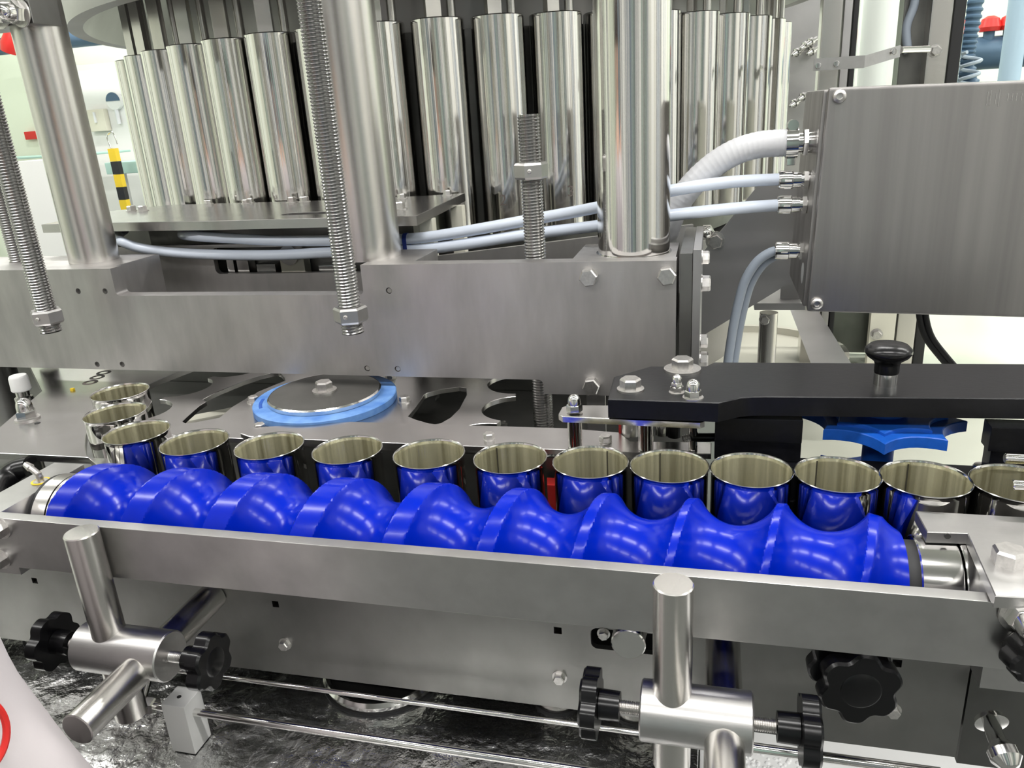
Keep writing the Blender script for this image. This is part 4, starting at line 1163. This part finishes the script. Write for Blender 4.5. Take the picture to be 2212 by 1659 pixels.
# things seen through the right guard
def bgbox(name, label, cat, x0, y0, x1, y1, yy, m, dp=0.1, tofloor=False, group=None):
    a, b = P(x0, y1, y=yy), P(x1, y0, y=yy)
    t = thing(name, label, cat, ((a.x + b.x) / 2, yy + dp / 2, 0 if tofloor else a.z), group)
    obj('body', box(B(), (a.x, yy, 0.001 if tofloor else a.z), (b.x, yy + dp, b.z), 0.004), m, t)
    return t
t = thing('robot_cable', 'dark blue corrugated cable behind the right glass pane', 'cable', P(2095, 180, y=2.6))
obj('cable', sweep(B(), catmull([P(2110, -60, y=2.6), P(2102, 20, y=2.6), P(2090, 90, y=2.6), P(2085, 140, y=2.6), P(2100, 200, y=2.6)], 20), 0.022, 14, rf=lambda i, n: 1.15 if i % 4 < 2 else 0.95), 'slate', t)
tag(obj('coil_cable', sweep(B(), [P(2092, 170, y=2.55) + Vector((0.025 * math.cos(i * 0.6) - 0.0, 0.025 * math.sin(i * 0.6), -0.12 + i * 0.0032)) for i in range(60)], 0.005, 8), 'cable'), 'coiled blue grey cable behind the right glass pane', 'cable')
for (q, lab) in (((2137, 68), 'left red valve handle seen through the right glass pane'), ((2180, 64), 'right red valve handle seen through the right glass pane')):
    c = P(*q, y=3.6)
    t = thing('valve', lab, 'valve', c - Vector((0, 0, 0.05)), 'red valves on the far pipe')
    obj('handle', lathe(B(), [(0, 0), (0.035, 0.0), (0.04, 0.015), (0.03, 0.045), (0.012, 0.055), (0, 0.055)], c, seg=20), 'red', t)
    obj('stem', cyl(B(), c - Vector((0, 0, 0.05)), c + Vector((0, 0, 0.002)), 0.02, seg=14), 'slate', t)
c = P(2150, 125, y=3.62)
tag(obj('wall_pipe', cyl(B(), (c.x - 0.16, 3.62, c.z + 0.02), (c.x + 0.6, 3.62, c.z + 0.02), 0.06, seg=20), 'slate'), 'thick slate grey pipe along the far wall on the right', 'pipe')
tag(obj('wall_pipe', cyl(B(), (P(2195, 60, y=3.3).x, 3.3, 0.9), (P(2195, 60, y=3.3).x, 3.3, 2.6), 0.035, seg=20), 'pale_blue'), 'pale blue upright pipe at the upper right corner', 'pipe')
tag(obj('wall_pipe', cyl(B(), (P(1893, 60, y=3.3).x, 3.3, 0.9), (P(1893, 60, y=3.3).x, 3.3, 2.6), 0.05, seg=20), 'white'), 'white upright pipe behind the left glass pane', 'pipe')

# ------------------------------------------------------------------ background on the left
def pipe_x(label, x0, x1, yv, yy, r, m):
    a, b = P(x0, yv, y=yy), P(x1, yv, y=yy)
    return tag(obj('wall_pipe', cyl(B(), (a.x, yy, a.z), (b.x, yy, a.z), r, seg=18), m), label, 'pipe')
pipe_x('slate grey pipe crossing the wall behind the left column', -40, 330, 105, 4.0, 0.045, 'slate')
c = P(25, 95, y=3.9)
t = thing('valve', 'orange red valve at the upper left edge', 'valve', c - Vector((0, 0, 0.05)))
obj('handle', lathe(B(), [(0, -0.05), (0.05, -0.045), (0.055, 0.0), (0.04, 0.06), (0.02, 0.10), (0, 0.10)], c, (0.5, 0, 1), 20), 'red', t)
t = bgbox('wall_cabinet', 'tall white wall cabinet behind the leftmost cylinders', 'cabinet', 165, 112, 480, 600, 4.2, 'wall_w', 0.15, True)
c = P(247, 218, y=4.18)
t = thing('wall_gauge', 'round dial half dark half white on the white cabinet', 'gauge', c - Vector((0, 0, 0.05)))
obj('dial', cyl(B(), (c.x, 4.17, c.z), (c.x, 4.198, c.z), 0.05, seg=32), 'white', t)
bm = slab(B(), [[(c.x + 0.048 * math.cos(PI * i / 16), c.z + 0.048 * math.sin(PI * i / 16)) for i in range(17)]], 4.166, 4.1695, xz)
obj('dial_half', bm, 'slate', t)
obj('spout', cyl(B(), (c.x, 4.18, c.z - 0.13), (c.x, 4.18, c.z - 0.048), 0.012, seg=12), 'hose', t)
t = bgbox('wall_switch', 'beige switch box on the white cabinet', 'switch', 195, 235, 222, 285, 4.16, 'beige', 0.038)
obj('lever', box(B(), (WL[t].x - 0.008, 4.150, WL[t].z + 0.05), (WL[t].x + 0.004, 4.159, WL[t].z + 0.11)), 'hose', t)
bgbox('wall_sign', 'small red sign on the green wall at the left', 'sign', 55, 282, 92, 302, 4.37, 'red', 0.02)
# striped post
a = P(257, 320, y=3.6); b = P(268, 450, y=3.6)
t = thing('striped_post', 'yellow and black striped post in front of the white cabinet', 'post', (b.x, 3.6, 0))
n = 22
hz_ = a.z / n
for i in range(n):
    obj('band', box(B(), (b.x - 0.022, 3.6, 0.001 + i * hz_), (b.x + 0.022, 3.63, i * hz_ + hz_), 0), 'yellow' if i % 2 else 'rubber', t)
obj('hook', sweep(B(), catmull([Vector((b.x - 0.01, 3.615, a.z)), Vector((b.x - 0.02, 3.615, a.z + 0.06)), Vector((b.x + 0.02, 3.615, a.z + 0.08)), Vector((b.x + 0.035, 3.615, a.z + 0.02))]), 0.004, 10), 'bright', t)
t = thing('work_table', 'pale green topped table behind the striped post', 'table', (P(245, 365, y=3.75).x, 3.9, 0))
a, b = P(225, 352, y=3.72), P(330, 372, y=3.72)
obj('top', box(B(), (a.x, 3.72, b.z), (b.x, 4.15, a.z), 0.004), 'teal', t)
for xx in (a.x + 0.05, b.x - 0.05):
    for yy in (3.76, 4.1): obj('leg', box(B(), (xx - 0.02, yy, 0.001), (xx + 0.02, yy + 0.03, b.z - 0.0005)), 'hose', t)
t = bgbox('plastic_drum', 'white plastic drum between the threaded rod and the left column', 'drum', 52, 345, 106, 470, 3.1, 'white', 0.2, True)
bgbox('blue_bin', 'light blue bin beside the white plastic drum', 'bin', 112, 375, 150, 480, 3.42, 'pale_blue', 0.2, True)
bgbox('green_bench', 'pale green bench behind the white plastic drum', 'bench', -60, 330, 200, 350, 3.7, 'teal', 0.3)
for k in range(2):
    pass
a = P(120, 460, y=3.2)
t = thing('striped_post', 'yellow and black striped post behind the left column', 'post', (P(128, 420, y=3.35).x, 3.36, 0))
xx = WL[t].x
for i in range(20):
    obj('band', box(B(), (xx - 0.015, 3.35, 0.001 + i * 0.06), (xx + 0.015, 3.375, 0.06 + i * 0.06)), 'yellow' if i % 2 else 'rubber', t)

# ------------------------------------------------------------------ person in a white coat at the left
PX, PY = -0.668, 0.25
t = thing('person', 'person in a white coat with a red ring mark standing at the left edge', 'person', (PX, PY, 0))
def skinned(name, verts, edges, radii, m, parent, sub=2):
    me = bpy.data.meshes.new(name)
    me.from_pydata([Vector(v) for v in verts], edges, [])
    o = bpy.data.objects.new(name, me)
    COL.objects.link(o)
    md = o.modifiers.new('skin', 'SKIN')
    for v, r in zip(me.skin_vertices[0].data, radii):
        v.radius = r if isinstance(r, tuple) else (r, r)
    me.skin_vertices[0].data[0].use_root = True
    md.use_smooth_shade = True
    s = o.modifiers.new('sub', 'SUBSURF'); s.levels = sub; s.render_levels = sub
    dg = bpy.context.evaluated_depsgraph_get()
    me2 = bpy.data.meshes.new_from_object(o.evaluated_get(dg))
    bpy.data.objects.remove(o)
    bm = B(); bm.from_mesh(me2)
    return obj(name, bm, m, parent, 80)
vz = [(0, 0, 0.95), (0, 0, 1.12), (0, 0, 1.30), (0, 0.01, 1.41), (0, 0.02, 1.49), (0, 0.035, 1.58), (0, 0.03, 1.66),
      (0.15, 0, 1.385), (0.19, 0.035, 1.13), (0.206, 0.10, 0.90), (0.21, 0.12, 0.82),
      (-0.15, 0, 1.385), (-0.19, 0.035, 1.13), (-0.206, 0.10, 0.90), (-0.21, 0.12, 0.82),
      (0.09, 0, 0.86), (0.10, 0.01, 0.50), (0.10, 0, 0.09), (0.11, 0.12, 0.035),
      (-0.09, 0, 0.86), (-0.10, 0.01, 0.50), (-0.10, 0, 0.09), (-0.11, 0.12, 0.035)]
ed = [(0, 1), (1, 2), (2, 3), (3, 4), (4, 5), (5, 6), (3, 7), (7, 8), (8, 9), (9, 10), (3, 11), (11, 12), (12, 13), (13, 14), (0, 15), (15, 16), (16, 17), (17, 18), (0, 19), (19, 20), (20, 21), (21, 22)]
rd = [0.13, 0.12, 0.13, 0.09, 0.05, 0.085, 0.07, 0.055, 0.042, 0.032, 0.03, 0.055, 0.042, 0.032, 0.03, 0.085, 0.06, 0.045, 0.035, 0.085, 0.06, 0.045, 0.035]
skinned('body', [(PX + a, PY + b, c) for a, b, c in vz], ed, rd, 'skin', t, 2)
# hands: palm with five fingers each
for sx in (1, -1):
    hx, hy, hz_ = PX + sx * 0.210, PY + 0.12, 0.80
    hv = [(hx, hy, hz_ + 0.03), (hx, hy + 0.005, hz_ - 0.03)]
    he = [(0, 1)]
    hr_ = [(0.018, 0.030), (0.014, 0.036)]
    for k in range(4):
        o0 = len(hv)
        yy = hy - 0.028 + k * 0.019
        ln = (0.060, 0.072, 0.068, 0.054)[k]
        hv += [(hx, yy, hz_ - 0.05), (hx - sx * 0.008, yy + 0.002, hz_ - 0.05 - ln * 0.5), (hx - sx * 0.024, yy + 0.002, hz_ - 0.05 - ln)]
        he += [(1, o0), (o0, o0 + 1), (o0 + 1, o0 + 2)]
        hr_ += [0.0095, 0.0085, 0.0075]
    o0 = len(hv)
    hv += [(hx, hy + 0.045, hz_ - 0.005), (hx - sx * 0.012, hy + 0.06, hz_ - 0.045)]
    he += [(0, o0), (o0, o0 + 1)]
    hr_ += [0.011, 0.009]
    skinned('hand', hv, he, hr_, 'skin', t, 1)
# coat: torso loft and two sleeves with folds
import mathutils
def fold(p, amp=0.006, s=9.0): return (mathutils.noise.noise(Vector((p.x * s, p.y * s, p.z * s * 0.45))) + 0.5 * mathutils.noise.noise(Vector((p.x * s * 2.4, p.y * s * 2.4, p.z * s)))) * amp
bm = B()
rows = []
for z, a, b in ((0.60, 0.215, 0.175), (0.75, 0.21, 0.17), (0.95, 0.20, 0.16), (1.10, 0.19, 0.15), (1.25, 0.19, 0.145), (1.36, 0.18, 0.13), (1.42, 0.13, 0.10), (1.455, 0.072, 0.072), (1.475, 0.066, 0.068)):
    row = []
    for i in range(56):
        th = 2 * PI * i / 56
        p = Vector((PX + a * math.cos(th), PY + b * math.sin(th), z))
        f = 1 + fold(p, 0.03, 10) * (1.4 if z < 1.4 else 0.3)
        row.append(bm.verts.new((PX + a * f * math.cos(th), PY + b * f * math.sin(th), z)))
    rows.append(row)
for a, b in zip(rows, rows[1:]): skin(bm, a, b)
obj('coat', bm, 'coat', t, 80)
SL = {}
for sx in (1, -1):
    pts = catmull([Vector((PX + sx * 0.12, PY, 1.375)), Vector((PX + sx * 0.175, PY + 0.01, 1.30)), Vector((PX + sx * 0.193, PY + 0.035, 1.13)), Vector((PX + sx * 0.205, PY + 0.09, 0.93)), Vector((PX + sx * 0.208, PY + 0.11, 0.86))], 10)
    bm = B()
    sweep(bm, pts, 0.06, 40, rf=lambda i, n: 1.15 - 0.32 * i / n, caps=False)
    bm.normal_update()
    for v in bm.verts: v.co += v.normal * fold(v.co, 0.010, 16)
    SL[sx] = obj('sleeve', bm, 'coat', t, 80)
c = P(-22, 1530, y=0.31)
bm = B()
ctr = Vector((PX + 0.197, PY + 0.04, 1.16))
vw = (CAMPOS - ctr).normalized()
rr_ = []
for i in range(48):
    th = 2 * PI * i / 48
    u = Vector((vw.y, -vw.x, 0)).normalized(); v_ = Vector((0, 0, 1))
    d0 = P(-112, 1478, y=0.30) - ctr
    q = ctr + u * (d0.dot(u) + 0.018 * math.cos(th)) + v_ * (d0.z + 0.025 * math.sin(th))
    off = u.dot(q - ctr)
    depth = math.sqrt(max(0.066 ** 2 - off * off, 1e-4))
    rr_.append(q + Vector((vw.x, vw.y, 0)).normalized() * (depth - (q - ctr).dot(Vector((vw.x, vw.y, 0)).normalized())))
sweep(bm, rr_ + [rr_[0]], 0.0022, 8)
obj('red_ring_mark', bm, 'red', SL[1])
bm = lathe(B(), [(0.0, 0.10), (0.05, 0.095), (0.085, 0.07), (0.097, 0.03), (0.092, -0.01), (0.09, -0.012), (0.08, 0.03), (0, 0.085)], (PX, PY + 0.03, 1.64), seg=36)
obj('hair', bm, 'hair', t)
for sx in (1, -1):
    obj('trouser_leg', cyl(B(), (PX + sx * 0.10, PY, 0.10), (PX + sx * 0.09, PY, 0.90), 0.075, 0.10, 28), 'trouser', t)
    obj('shoe', box(B(), (PX + sx * 0.105 - 0.05, PY - 0.08, 0.001), (PX + sx * 0.105 + 0.05, PY + 0.19, 0.09), 0.02), 'white', t)

# flat faces next to rounded edges keep their own shading
for o in list(COL.objects):
    if o.type == 'MESH' and o.name.split('.')[0] not in ('screw_body', 'body', 'coat', 'sleeve', 'hand', 'rod', 'stud'):
        md = o.modifiers.new('weighted_normals', 'WEIGHTED_NORMAL')
        md.keep_sharp = True
